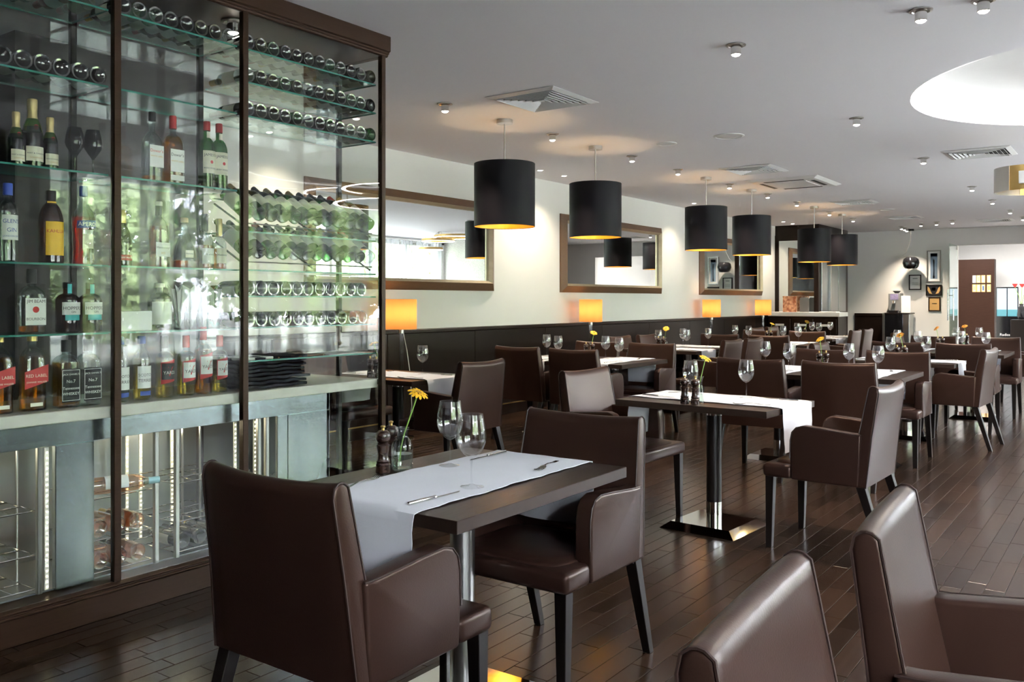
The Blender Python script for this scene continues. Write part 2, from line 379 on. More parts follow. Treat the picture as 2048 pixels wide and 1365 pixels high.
def curtain(x0, wd, label, ph):
    n = int(wd*70)
    me = MB().grid(lambda u, v: (u*wd, .045*sin(u*wd*52+ph)+.02*sin(u*wd*21+ph*2)+.008*sin(v*5+u*9), .03+v*2.74), n, 6).mesh('curtain_cloth', M['curtain'], True, 180)
    t = thing('curtain', label, 'curtain', (x0, YR+.17, 0), 0, 'sheer curtains along the window wall')
    link('curtain_cloth', me, t)
ORD = ('first','second','third','fourth','fifth','sixth','seventh','eighth','ninth','tenth','eleventh','twelfth','thirteenth','fourteenth','fifteenth','sixteenth','seventeenth','eighteenth','nineteenth','twentieth','twenty-first','twenty-second')
for i in range(2): curtain(.1+i*1.2, .8, 'white sheer curtain on the tiled-column bay, %s from the near wall' % ORD[i], i*1.3)
for i in range(22): curtain(5.0+i*.545+random.uniform(0,.08), random.choice((.24,.30,.36,.44)), 'white sheer curtain, %s from the tiled column toward the back wall' % ORD[i], i*1.7)
o = tag(link('curtain_rail', MB().tube([(0,YR+.17,2.80),(17.05,YR+.17,2.80)], .012, 8).mesh('curtain_rail', M['nickel'])), 'long steel curtain rail above the windows', 'curtain rail')
# mosaic column on the window side
pil = struct('column_1', MB().box(3.35, 4.0, YR, -1.45, 0, H).mesh('column_1', M['mosaic'], bevel=.004, seg=1))
struct('column_2', MB().box(17.2, 18.4, YR, -.9, 0, H).mesh('column_2', M['mosaic2'], bevel=.004, seg=1))
# --- outside
bounce_ground = tag(link('bounce_ground', MB().box(-40, 60, -60, YR-.3, -.4, -.3).mesh('bounce_ground', mat('terrace stone', (.40,.40,.38), .9, col2=(.48,.48,.45), nscale=2, src='World'))), 'unseen pale ground added outside the windows to bounce daylight', 'bounce_ground')  # unseen pale ground, added to bounce neutral daylight up to the ceiling
M['leaf'] = mat('leaf', (.19,.27,.11), .6, col2=(.38,.46,.22), nscale=1.5, src='World'); M['bark'] = mat('bark', (.10,.07,.05), .9, col2=(.16,.12,.09), nscale=14)
def crown(seed, rx, rz):
    rnd = random.Random(seed); mb = MB()
    for _ in range(2600):
        d = Vector((rnd.gauss(0,1), rnd.gauss(0,1), rnd.gauss(0,1))).normalized()*(rnd.uniform(.35,1)**.5)
        c = Vector((d.x*rx, d.y*rx, d.z*rz)); a = Vector((rnd.gauss(0,1), rnd.gauss(0,1), rnd.gauss(0,1))).normalized()*.16; b = a.orthogonal().normalized()*.10
        mb.add([c-a, c+b, c+a, c-b], [(0,1,2,3)])
    return mb.mesh('crown', M['leaf'])
crs = [crown(s, 2.0, 2.3) for s in range(3)]
trunk = MB().tube([(0,0,-.30),(.05,0,1.2),(0,.05,2.6)], [.16,.13,.09], 8).mesh('trunk', M['bark'], True)
for i in range(12):
    t = thing('garden_tree', 'leafy green garden tree standing outside the windows', 'tree', (-9+i*4.3+random.uniform(-.1,.1), -12-2*(i % 2)-random.uniform(0,2), 0), i*1.1, 'trees outside the windows')
    link('trunk', trunk, t); link('crown', crs[i % 3], t, (0,0,2.6+random.uniform(-.3,.6)))
for i in range(10):
    t = thing('tall_tree', 'tall leafy tree in the far row beyond the garden trees', 'tree', (-20+i*6.4, -24-random.uniform(0,2), 0), i*.7, 'far row of tall trees')
    link('trunk', trunk, t); o = link('crown', crs[i % 3], t, (0,0,4.4)); o.scale = (1.5,1.5,1.9)
# --- lobby beyond the glass door
lob = struct('wall_lobby', MB().box(27.4, 27.5, -1.5, 6, 0, 3).box(XB+.12, 27.5, 5.9, 6, 0, 3).box(XB+.12, 27.5, -1.6, -1.5, 0, 3).mesh('wall_lobby', M['white']))
struct('ceiling_lobby', MB().box(XB+.12, 27.5, -1.6, 6, 2.9, 3.0).mesh('ceiling_lobby', M['white']))
struct('floor_lobby', MB().box(XB, 27.5, -1.6, 6, -.004, 0).mesh('floor_lobby', mat('lobby stone', (.55,.53,.50), .2, col2=(.62,.60,.57), nscale=3)))
M['lobbywood'] = mat('lobby wood wall', (.022,.009,.0055), .5, spec=.1, col2=(.034,.015,.0095), nscale=6, stretch=(1,1,8))
struct('wall_lobby_wood', MB().box(26, 26.3, 3.19, 5.6, 0, 2.42).mesh('wall_lobby_wood', M['lobbywood']))
for i, (x, y) in enumerate(((22.2,1.2),(22.2,3.6),(24.8,1.2),(24.8,3.6))):  # unseen panels added to brighten the lobby
    pn = thing('lobby_fill_panel', 'added square fill panel in the lobby ceiling beyond the glass door', 'ceiling light', (x,y,2.9), 0, 'added lobby fill panels')
    link('frame', MB().box(-.5,.5,-.5,.5,-.02,0).mesh('frame', M['white']), pn); link('diffuser', MB().box(-.46,.46,-.46,.46,-.026,-.02).mesh('diffuser', emit('lobby fill light', (1,.97,.93), 22)), pn)
# --- corner unit by the back wall (dark frame, mirror and steel doors)
x1, y1 = 17.8, 5.27
cu = struct('wall_corner', MB().box(x1, 19.9, y1, YW, 0, H).mesh('wall_corner', M['wenge']))
link('mirror_panel', MB().box(x1-.006, x1, 5.36, 6.07, 1.1, 2.55).mesh('mirror_panel', M['mirror']), cu)
link('mirror_frame', MB().box(x1-.02, x1, y1, 5.36, 1.1, 2.66).box(x1-.02, x1, 6.07, YW, 1.1, 2.66).box(x1-.02, x1, 5.36, 6.07, 2.55, 2.66).mesh('mirror_frame', M['wenge']), cu)
for a, b in ((17.95,18.45),(18.48,19.1),(19.13,19.7)):
    link('steel_door', MB().box(a, b, y1-.015, y1, 1.1, 2.35).mesh('steel_door', M['stainless'], bevel=.003, seg=1), cu)
link('steel_handle', MB().box(18.44,18.5,y1-.05,y1-.015,1.12,2.34).mesh('steel_handle', M['nickel'], bevel=.004), cu)
# ================================================================ CHAIRS
def make_chair():
    t = thing('armchair', 'x', 'chair')
    # backrest
    sec = [(-.235,.385),(-.262,.65),(-.292,.868)]+[(-.2645-.0275*cos(a), .8775+.0275*sin(a)) for a in (R(35),R(70),R(90),R(110),R(145))]+[(-.237,.868),(-.205,.70),(-.165,.50),(-.150,.385)]
    N = 12; rows = []; mb = MB()
    def hw(z): return .280-.026*max(0,(z-.385))/.52
    def pt(x, z, q):
        s = max(0,(z-.45)/.45); k = 1-q*q
        return (x-.016*k*s, hw(z)*q, z-.012*k*s)
    for j in range(N+1):
        q = -1+2*j/N; rows.append([pt(x, z, q) for x, z in sec])
    n = len(sec); vs = [p for r in rows for p in r]; fs = []
    for j in range(N):
        for i in range(n): fs.append((j*n+i, j*n+(i+1)%n, (j+1)*n+(i+1)%n, (j+1)*n+i))
    fs += [tuple(range(n)), tuple(N*n+i for i in range(n-1,-1,-1))]
    mb.add(vs, fs)
    me = mb.mesh('backrest', M['leather']); bm = bmesh.new(); bm.from_mesh(me)
    es = [e for e in bm.edges if len(e.link_faces) == 2 and any(len(f.verts) > 4 for f in e.link_faces)]
    bmesh.ops.bevel(bm, geom=es, offset=.009, segments=3, profile=.5, affect='EDGES'); bm.to_mesh(me); bm.free()
    me.shade_smooth(); me.set_sharp_from_angle(angle=R(50))
    b = link('backrest', me, t)
    for q in (-1, 1):
        link('piping', MB().tube([pt(x, z, q*.992) for x, z in sec], .0030, 5).mesh('piping', M['leather_seam'], True), b)
    # arms
    pr = [(-.20,.385),(.150,.385),(.156,.50),(.154,.595),(.145,.640),(.122,.666),(.085,.677),(0,.672),(-.10,.663),(-.17,.657),(-.212,.657)]
    for s in (-1, 1):
        a = link('arm', MB().prism(pr, 'y', s*.216, s*.282).mesh('arm', M['leather'], True, .011, 3, 50), t)
        mb = MB(); mb.tube([(x, s*.2785, z-.002) for x, z in pr[2:]], .003, 5)
        link('piping', mb.mesh('piping', M['leather_seam'], True), a)
    # seat
    poly = [(-.155,-.214),(.148,-.214),(.150,-.281),(.308,-.281),(.308,.281),(.150,.281),(.148,.214),(-.155,.214)]
    mb = MB().prism(poly, 'z', .385, .458)
    me = mb.mesh('seat', M['leather'], True, .020, 3, 50)
    s = link('seat', me, t)
    mb = MB(); mb.loft([(.215,.232,6,.44),(.215,.232,6,.455),(.205,.222,5,.466),(.16,.17,4,.474),(.08,.09,3,.478),(0,0,2,.479)], 28, (.070,0,0))
    link('cushion', mb.mesh('cushion', M['leather'], True, angle=60), s)
    for sx, xt, xb in ((1,.272,.278),(-1,-.205,-.325)):
        for sy in (-1, 1):
            a, b2 = .023, .016; y = sy*.247; yb = sy*.250
            link('leg', MB().hexa([(xb-b2,yb-b2,0),(xb+b2,yb-b2,0),(xb+b2,yb+b2,0),(xb-b2,yb+b2,0)], [(xt-a,y-a,.388),(xt+a,y-a,.388),(xt+a,y+a,.388),(xt-a,y+a,.388)]).mesh('leg', M['leg'], bevel=.002, seg=1), t)
    return t
CH = make_chair(); first_chair = [True]
TD = dict(T1='steel-legged table before the bottle cabinet', T2='first aisle table past the cabinet', Ta='first wall-row table past the cabinet',
  Tb1='second wall-row pair, mirror-side table', Tb2='second wall-row pair, aisle-side table', Tc1='third wall-row pair, table nearer the cabinet', Tc2='third wall-row pair, table nearer the back wall',
  Td1='fourth wall-row pair, mirror-side table', Td2='fourth wall-row pair, aisle-side table', Te1='fifth wall-row pair, table nearer the cabinet', Te2='fifth wall-row pair, table nearer the back wall',
  E1='second aisle-row pair, mirror-side table', E2='second aisle-row pair, window-side table', Ft='third aisle-row table', G1='fourth aisle-row pair, mirror-side table', G2='fourth aisle-row pair, window-side table', It='fifth aisle-row table')
def chair(tab, end, x, y, deg, lab=None):
    l = lab or 'brown leather armchair, %s end, %s' % (end, TD[tab])
    if first_chair[0]: CH.location = (x,y,0); CH.rotation_euler = (0,0,R(deg)); CH['label'] = l; CH['group'] = 'leather dining armchairs'; first_chair[0] = False
    else: dup(CH, l, (x,y,0), R(deg), 'leather dining armchairs')
for a in [('T1','cabinet',1.74,1.815,0),('T1','back-wall',2.71,1.79,180),('T2','mirror',4.86,2.66,-93),('T2','aisle',4.96,1.375,88),
  ('Ta','aisle',5.12,4.215,90),('Ta','mirror',5.14,5.42,-90),('Tb1','cabinet',7.13,4.86,-2),('Tb2','cabinet',7.06,4.19,-2),('Tb1','back-wall',7.93,4.76,180),('Tb2','back-wall',7.95,4.12,181),
  ('Tc1','aisle',9.45,4.02,90),('Tc2','aisle',10.07,4.0,90),('Tc1','mirror',9.62,5.02,-92),('Tc2','mirror',10.3,4.98,-90),
  ('Td1','cabinet',11.22,4.52,0),('Td2','cabinet',11.2,3.86,0),('Td1','back-wall',12.42,4.6,180),('Td2','back-wall',12.42,3.92,180),
  ('Te1','aisle',13.62,3.76,90),('Te2','aisle',14.22,3.74,90),('Te1','mirror',13.85,4.82,-90),('Te2','mirror',14.55,4.82,-90),
  ('E1','cabinet',6.74,2.43,0),('E2','cabinet',6.76,1.79,1),('E1','back-wall',7.86,2.35,180),('E2','back-wall',7.88,1.74,180),
  ('Ft','aisle',9.1,1.42,86),('Ft','mirror',9.22,2.46,-90),('G1','cabinet',10.28,2.14,0),('G2','cabinet',10.28,1.51,0),('G1','back-wall',11.65,2.13,180),('G2','back-wall',11.68,1.45,180),
  ('It','aisle',12.9,1.25,90),('It','mirror',12.9,2.5,-90)]: chair(*a)
chair(0,0,1.305,.21,-86, 'brown leather armchair facing the windows, nearer the bottle cabinet, of two side by side')
chair(0,0,2.01,.18,-86, 'brown leather armchair facing the windows, farther from the cabinet, of two side by side')
# ================================================================ TABLES
def make_table(wd, steel):
    t = thing('dining_table', 'x', 'table')
    link('tabletop', MB().box(-.475,.475,-wd/2,wd/2,.713,.75).mesh('tabletop', M['tabletop'], bevel=.0015, seg=1), t)
    if steel: link('column', MB().cyl((0,0,0), .042, .03, .713, 28).mesh('column', M['brushed'], True, angle=40), t)
    else:
        link('column', MB().cyl((0,0,0), .044, .15, .66, 28).mesh('column', M['leg'], True, angle=40), t)
        link('collar', MB().cyl((0,0,0), .046, .66, .713, 28).mesh('collar', M['chrome'], True, angle=40), t)
        link('collar', MB().cyl((0,0,0), .046, .03, .15, 28).mesh('collar', M['chrome'], True, angle=40), t)
    a, b = .235, .185
    link('base_plate', MB().hexa([(-a,-a,0),(a,-a,0),(a,a,0),(-a,a,0)], [(-b,-b,.038),(b,-b,.038),(b,b,.038),(-b,b,.038)]).mesh('base_plate', M['chrome']), t)
    return t
def make_runner(seed, hang, wd=.42, L=.475):
    rnd = random.Random(seed); ph = [rnd.uniform(0,6) for _ in range(6)]
    tot = 2*(L+.006)+2*hang; nu = 54
    def fn(u, v):
        s = (u-.5)*tot; y = (v-.5)*wd; e = L+.005; r = .012
        w = .0015*sin(s*23+ph[0])*sin(y*31+ph[1])
        if abs(s) <= e: x, z = s, .7525+.0011*(1+sin(s*17+y*9+ph[2]))*.6+.0012*abs(sin(y*15+s*5+ph[3]))
        else:
            d = abs(s)-e; sg = 1 if s > 0 else -1
            k = min(1, d/.03)
            x = sg*(e+.006*k+.012*d/hang*sin(y*16+ph[4]+sg)+.02*(d/hang)*k); z = .7525-d+.008*(1-k)*0
            if d < .02: z = .7525-d*d/.04; x = sg*(e+d*.5)
            else: z = .7525-.01-(d-.02)
            y *= 1-.05*d/hang
        if abs(v-.5) > .49: y += .0025*sin(s*60+ph[5]+v)
        return (x, y, z+w)
    return MB().grid(fn, nu, 16).mesh('runner', M['cloth'], True, solid=-.0022, angle=70)
def make_glass():
    t = thing('wine_glass', 'x', 'wine glass')
    bowl = [(.0042,.092),(.012,.096),(.026,.106),(.038,.122),(.0455,.142),(.0475,.158),(.0455,.182),(.0405,.208),(.0365,.230),(.0352,.230),(.039,.208),(.0440,.182),(.0460,.158),(.0438,.142),(.036,.123),(.024,.109),(0,.100)]
    link('bowl', MB().lathe(bowl, 28).mesh('bowl', M['crystal'], True, angle=80), t)
    link('stem', MB().lathe([(.0042,.012),(.0036,.03),(.0035,.07),(.0042,.092)], 10).mesh('stem', M['crystal'], True), t)
    link('foot', MB().lathe([(0,.001),(.040,.0005),(.0405,.0015),(.025,.0045),(.010,.008),(.0042,.012)], 28).mesh('foot', M['crystal'], True, angle=60), t)
    return t
def make_mill():
    t = thing('pepper_mill', 'x', 'pepper mill')
    link('body', MB().lathe([(0,0),(.0245,0),(.0255,.006),(.0235,.022),(.0255,.028),(.0215,.034),(.0245,.040),(.0205,.048),(.0185,.066),(.0225,.088),(.0235,.094),(.0165,.100),(.0225,.104),(0,.106)], 22).mesh('body', M['mill'], True, angle=40), t)
    hd = link('head', MB().lathe([(0,.106),(.018,.106),(.024,.112),(.0262,.124),(.0235,.136),(.015,.144),(0,.146)], 22).mesh('head', M['mill'], True, angle=50), t)
    link('knob', MB().lathe([(0,.145),(.005,.145),(.0045,.152),(.008,.156),(.008,.160),(0,.163)], 14).mesh('knob', M['brass'], True), hd)
    return t
def make_vase(flare):
    t = thing('flower_vase', 'x', 'vase')
    if flare: p = [(0,.002),(.026,.0),(.028,.006),(.027,.05),(.019,.10),(.017,.12),(.022,.145),(.027,.155)]
    else: p = [(0,.003),(.034,.0),(.0375,.006),(.038,.07),(.037,.083),(.031,.100),(.020,.112),(.0185,.118),(.0185,.136),(.024,.142),(.0245,.146),(.020,.147)]
    mb = MB(); n = 36; b = 0
    mb.loft([(r, r, 2, z) for r, z in p], n)
    if not flare: mb.v = [(x*(1+.018*(cos(12*math.atan2(y,x)) if .008 < z < .09 else 0)), y*(1+.018*(cos(12*math.atan2(y,x)) if .008 < z < .09 else 0)), z) for x, y, z in mb.v]
    link('glass', mb.mesh('glass', M['vaseglass'], True, angle=60), t)
    link('water', MB().lathe([(0,.006),(.024 if flare else .034,.006),(.023 if flare else .0345,.055),(0,.055)], 20).mesh('water', M['water'], True, angle=40), t)
    return t
def make_flower(seed, pm, tall):
    rnd = random.Random(seed); t = thing('gerbera', 'x', 'flower')
    lx = rnd.uniform(.035,.06); top = (lx, rnd.uniform(-.02,.02), tall)
    link('stem', MB().tube([(-.010,0,.03),(-.004,0,.08),(.008,top[1]*.3,.13),(top[0]*.72,top[1]*.8,tall-.045),top], [.0025]*4+[.0035], 6).mesh('stem', M['stem'], True), t)
    hd = link('flower_head', MB().lathe([(0,-.004),(.010,-.003),(.013,.004),(.010,.009),(0,.010)], 14).mesh('flower_head', M['disc'], True), t, top, (rnd.uniform(-.15,.3), R(28)+rnd.uniform(-.2,.3), rnd.uniform(0,6)*0))
    pmesh = MB().add([(.008,-.003,.004),(.008,.003,.004),(.026,.0062,.006),(.026,-.0062,.006),(.0365,.0045,.001),(.0365,-.0045,.001),(.040,0,-.002)], [(0,1,2,3),(3,2,4,5),(5,4,6)]).mesh('petal', pm, True, angle=90)
    for rg, nn, sc, tl in ((0,16,1,0),(1,11,.74,-.22)):
        for k in range(nn): 
            o = link('petal', pmesh, hd, (0,0,.002*rg), (0, tl+rnd.uniform(-.1,.12), 2*pi*(k+.5*rg)/nn)); o.scale = (sc,)*3
    return t
def make_fork():
    t = thing('fork', 'x', 'fork'); mb = MB()
    def strip(st):
        for (x0,w0,z0),(x1,w1,z1) in zip(st, st[1:]):
            mb.hexa([(x0,-w0,z0),(x1,-w1,z1),(x1,w1,z1),(x0,w0,z0)], [(x0,-w0,z0+.002),(x1,-w1,z1+.002),(x1,w1,z1+.002),(x0,w0,z0+.002)])
    strip([(-.10,.0075,.002),(-.06,.007,.003),(-.01,.003,.009),(.03,.0035,.009)]); link('handle', mb.mesh('handle', M['chrome'], bevel=.0008, seg=1), t)
    mb = MB(); strip([(.03,.0035,.009),(.042,.011,.006),(.058,.0125,.003),(.066,.0125,.003)])
    for k in range(4):
        y = -.0105+k*.007
        for (x0,z0),(x1,z1) in (((.066,.003),(.088,.003)),((.088,.003),(.105,.008))):
            mb.hexa([(x0,y-.0016,z0),(x1,y-.0014,z1),(x1,y+.0014,z1),(x0,y+.0016,z0)], [(x0,y-.0016,z0+.0018),(x1,y-.0014,z1+.0018),(x1,y+.0014,z1+.0018),(x0,y+.0016,z0+.0018)])
    link('tines', mb.mesh('tines', M['chrome']), t); return t
def make_knife():
    t = thing('table_knife', 'x', 'knife')
    link('handle', MB().loft([(0,0,2,-.11),(.006,.0045,3,-.109),(.0065,.005,3,-.06),(.0058,.0045,3,-.005),(.007,.0055,3,0),(.005,.004,3,.006),(0,0,2,.007)], 12).mesh('handle', M['chrome'], True, angle=60), t, (0,0,.0055), (0,R(90),0))
    link('blade', MB().add([(.005,-.004,.004),(.06,-.006,.004),(.10,-.004,.004),(.115,.004,.004),(.005,.005,.004),(.005,-.004,.006),(.06,-.006,.0055),(.10,-.004,.0055),(.115,.004,.0055),(.005,.005,.006)], [(0,4,3,2,1),(5,6,7,8,9),(0,1,6,5),(1,2,7,6),(2,3,8,7),(3,4,9,8),(4,0,5,9)]).mesh('blade', M['chrome']), t)
    return t
protos = {}
def put(kind, maker, label, cat_group, x, y, z, rz):
    if kind not in protos:
        o = maker(); protos[kind] = o; o.location = (x,y,z); o.rotation_euler = (0,0,rz); o['label'] = label; o['group'] = cat_group; return o
    return dup(protos[kind], label, (x,y,z), rz, cat_group)
TABLES = [('T1',2.305,1.86,0,.73,1,-.01,1),('T2',4.955,2.08,86,.68,0,-.05,1),('Ta',5.14,4.80,90,.73,0,0,1),('Tb1',7.6,4.93,0,.70,0,0,1),('Tb2',7.6,4.23,0,.70,0,0,0),
  ('Tc1',9.83,4.68,90,.70,0,0,1),('Tc2',10.53,4.68,90,.70,0,0,0),('Td1',12.05,4.63,0,.70,0,0,1),('Td2',12.05,3.93,0,.70,0,0,0),('Te1',14.05,4.33,90,.70,0,0,1),('Te2',14.75,4.33,90,.70,0,0,0),
  ('E1',7.45,2.54,0,.70,0,0,1),('E2',7.45,1.84,0,.70,0,0,0),('Ft',9.3,1.9,90,.70,0,0,1),('G1',11.25,2.28,0,.70,0,0,1),('G2',11.25,1.58,0,.70,0,0,0),('It',12.9,1.9,90,.70,0,0,1)]
runners = [make_runner(s, .256) for s in range(4)]
for ti, (k, cx, cy, deg, wd, steel, ro, deco) in enumerate(TABLES):
    a = R(deg); D = TD[k]
    def L(x, y): return (cx+x*cos(a)-y*sin(a), cy+x*sin(a)+y*cos(a))
    lab = ('dark wood table with brushed steel leg before the bottle cabinet' if steel else 'dark wood pedestal table: '+D)
    put(('table',wd,steel), lambda: make_table(wd, steel), lab, 'pedestal dining tables', cx, cy, 0, a)
    x, y = L(0, ro)
    r = link('table_runner', runners[ti % 4], None, (x,y,0), (0,0,a)); tag(r, 'white linen runner: '+D, 'table runner', 'white table runners')
    e0, e1 = ('cabinet','back-wall') if deg == 0 else ('aisle','mirror')
    rr = lambda s=.06: random.uniform(-s, s)
    for sg, en in ((-1,e0),(1,e1)):
        gx, gy = (.131,.132) if sg < 0 else (.107,.152)
        x, y = L(sg*gx+(rr(.02) if k != 'T1' else 0), sg*gy+ro); put('glass', make_glass, 'stemmed wine glass, %s end, %s' % (en, D), 'wine glasses on the tables', x, y, .7545, a+rr(3))
        x, y = L(sg*.325, sg*.148+ro); put('knife', make_knife, 'steel table knife, %s end, %s' % (en, D), 'table knives', x, y, .7545, a+(0 if sg < 0 else pi)-.04+rr(.05))
        x, y = L(sg*.30, -sg*(.185 if sg < 0 else .135)+ro); put('fork', make_fork, 'steel fork, %s end, %s' % (en, D), 'table forks', x, y, .7545, a+(0 if sg < 0 else pi)+.3+rr(.1))
    if deco:
        if k == 'T1': P = [(-.107,.263),(-.005,.322),(-.025,.250)]
        elif k == 'T2': P = [(.04,.285),(-.03,.290),(-.02,.225)]
        elif deg == 0: P = [(.16,-.29),(.22,-.33),(.28,-.28)]
        else: P = [(.03,.28),(-.04,.285),(-.02,.22)]
        for q, nm in ((P[0],'peppermill beside the vase'),(P[1],'second mill behind the vase')):
            x, y = L(*q); put('mill', make_mill, 'dark turned wood %s, %s' % (nm, D), 'pepper and salt mills', x, y, .751, rr(3))
        x, y = L(*P[2]); fl = k in ('T2','Tb1','G1')
        put(('vase',fl), lambda: make_vase(fl), ('flared' if fl else 'ribbed bottle-shaped')+' glass bud vase, '+D, 'glass bud vases', x, y, .751, 0)
        orange = k in ('T1','Ft','G1','It')
        f = make_flower(ti, M['petal2'] if orange and k != 'T1' else M['petal'], .265 if k == 'T1' else .255)
        f.location = (x, y, .751); f.rotation_euler = (0,0,{'T1':R(-75),'T2':R(-54)}.get(k, rr(3))); f['group'] = 'gerbera flowers'
        f['label'] = ('orange' if orange and k != 'T1' else 'yellow')+' gerbera in the bud vase, '+D
# ================================================================ BOTTLE CABINET
YF, YB, XC0, XC1 = 3.56, 3.91, .95, 3.69
cab = thing('display_cabinet', 'tall glass bottle cabinet framed in dark walnut', 'cabinet', (0,0,0))
def mould(y, s, base):   # moulded profile seen end-on (y outwards, z)
    return base
link('plinth', MB().prism([(YF-.005,0),(YF-.005,.105),(YF-.018,.110),(YF-.018,.118),(YF-.008,.122),(YF-.014,.128),(YF-.014,.134),(YF+.005,.144),(YB+.03,.144),(YB+.03,0)], 'x', XC0, XC1+.01).mesh('plinth', M['cabwood'], bevel=.002, seg=1), cab)
link('header', MB().prism([(YF-.03,H),(YF-.03,2.775),(YF-.018,2.770),(YF-.018,2.762),(YF-.010,2.758),(YF-.010,2.752),(YF-.002,2.745),(YB+.03,2.745),(YB+.03,H)], 'x', XC0, XC1+.03).mesh('header', M['cabwood'], bevel=.002, seg=1), cab)
for x in (XC0+.015, 2.068, 2.725, 3.68):
    link('mullion', MB().box(x-.016, x+.016, YF-.012, YF+.02, .144, 2.745).mesh('mullion', M['cabwood'], bevel=.002, seg=1), cab)
    link('back_post', MB().box(x-.014, x+.014, YB-.005, YB+.02, .144, 2.745).mesh('back_post', M['leg'], bevel=.002, seg=1), cab)
bayx = [(XC0+.031, 2.052), (2.084, 2.709), (2.741, 3.664)]
for a, b in bayx:
    link('front_pane', MB().box(a, b, YF, YF+.008, .144, 2.745).mesh('pane', M['pane']), cab)
    link('back_pane', MB().box(a, b, YB, YB+.006, .9, 2.745).mesh('pane', M['pane']), cab)
link('end_pane', MB().box(3.676, 3.684, YF+.02, YB-.005, .144, 2.745).mesh('pane', M['pane']), cab)
SH = [[2.585,2.258,1.88,1.493,1.206],[2.585,2.258,1.88,1.493,1.206],[2.585,2.422,2.255,1.685,1.495,1.365,1.209,1.043]]
for (a, b), zs in zip(bayx, SH):
    for z in zs:
        mb = MB(); y0, y1, t = YF+.035, YB-.015, .008
        mb.add([(a,y0,z-t),(b,y0,z-t),(b,y1,z-t),(a,y1,z-t),(a,y0,z),(b,y0,z),(b,y1,z),(a,y1,z)], [(0,3,2,1),(4,5,6,7)])
        mb.m(1).add([(a,y0,z-t),(b,y0,z-t),(b,y0,z),(a,y0,z),(a,y1,z-t),(b,y1,z-t),(b,y1,z),(a,y1,z)], [(0,1,2,3),(5,4,7,6)])
        mb.add([(b,y0,z-t),(b,y1,z-t),(b,y1,z),(b,y0,z)], [(0,1,2,3)])
        link('glass_shelf', mb.mesh('glass_shelf', [M['shelf'], M['shelfedge']]), cab)
link('counter_slab', MB().box(XC0+.03, 3.67, YF+.03, YB+.25, .84, .89).mesh('counter_slab', M['slab'], bevel=.003, seg=1), cab)
# downlight inside the header
# ---- wine fridge under the slab
fr = thing('wine_fridge', 'stainless under-counter wine fridge with wire racks behind the cabinet glass', 'fridge', (0,0,0))
yf = YF+.07
link('front_header', MB().box(.98, 3.34, yf, yf+.03, .745, .84).mesh('front_header', M['stainless'], bevel=.002, seg=1), fr)
link('door_panel', MB().box(1.845, 2.01, yf, yf+.03, .15, .745).mesh('door_panel', M['stainless'], bevel=.003, seg=1), fr)
link('side_panel', MB().box(2.985, 3.05, yf, yf+.02, .15, .745).box(3.053, 3.34, yf, yf+.02, .15, .745).mesh('side_panel', M['stainless'], bevel=.002, seg=1), fr)
link('side_panel', MB().box(3.32, 3.34, yf, yf+.5, .15, .84).mesh('side_panel', M['stainless']), fr)
M['fridgein'] = mat('fridge liner', (.30,.32,.33), .3, .7, col2=(.40,.42,.43), nscale=4)
link('liner', MB().box(.98, 3.32, yf+.50, yf+.52, .145, .84).box(.98, 3.32, yf+.03, yf+.5, .145, .152).mesh('liner', M['fridgein']), fr)
def stru(x, w=.010, mm='brushed', dy=.004): link('door_trim', MB().box(x-w, x+w, yf+dy, yf+dy+.02, .15, .745).mesh('door_trim', M[mm], bevel=.002, seg=1), fr)
for x in (1.785, 2.305, 2.41, 2.875, 2.925): stru(x)
for x in (1.62, 1.70, 1.81, 2.10, 2.24, 2.60, 2.70): link('rack_post', MB().tube([(x,yf+.25,.15),(x,yf+.25,.75)], .006, 8).mesh('rack_post', M['brushed'], True), fr)
def led(x, y):
    s = link('led_strip', MB().box(x-.008, x+.008, y, y+.006, .16, .74).mesh('led_strip', M['white']), fr)
    mb = MB()
    for k in range(26): mb.box(x-.003, x+.003, y-.003, y, .17+k*.022-.003, .17+k*.022+.003)
    link('led_dots', mb.mesh('led_dots', M['led']), s)
for x, y in ((1.815,yf+.01),(1.66,yf+.44),(1.72,yf+.44),(2.37,yf+.42),(2.42,yf+.44),(2.48,yf+.42),(2.66,yf+.43),(2.77,yf+.06),(2.89,yf+.06)): led(x, y)
for x0, x1 in ((1.0,1.78),(2.02,2.30),(2.42,2.84)):
    for z in (.165,.305,.485):
        mb = MB()
        for y in (yf+.04, yf+.16, yf+.28, yf+.40): mb.tube([(x0,y,z),(x1,y,z)], .0035, 6)
        n = max(3, int((x1-x0)/.085))
        for i in range(n+1): mb.tube([(x0+(x1-x0)*i/n,yf+.04,z),(x0+(x1-x0)*i/n,yf+.40,z)], .0028, 5)
        link('wire_rack', mb.mesh('wire_rack', M['chrome'], True), fr)
lamp('fridge_light', 'POINT', (1.5,yf+.3,.70), 1.6, (1,.88,.6), fr, .02); lamp('fridge_light', 'POINT', (2.58,yf+.25,.70), 1.6, (1,.88,.6), fr, .02)
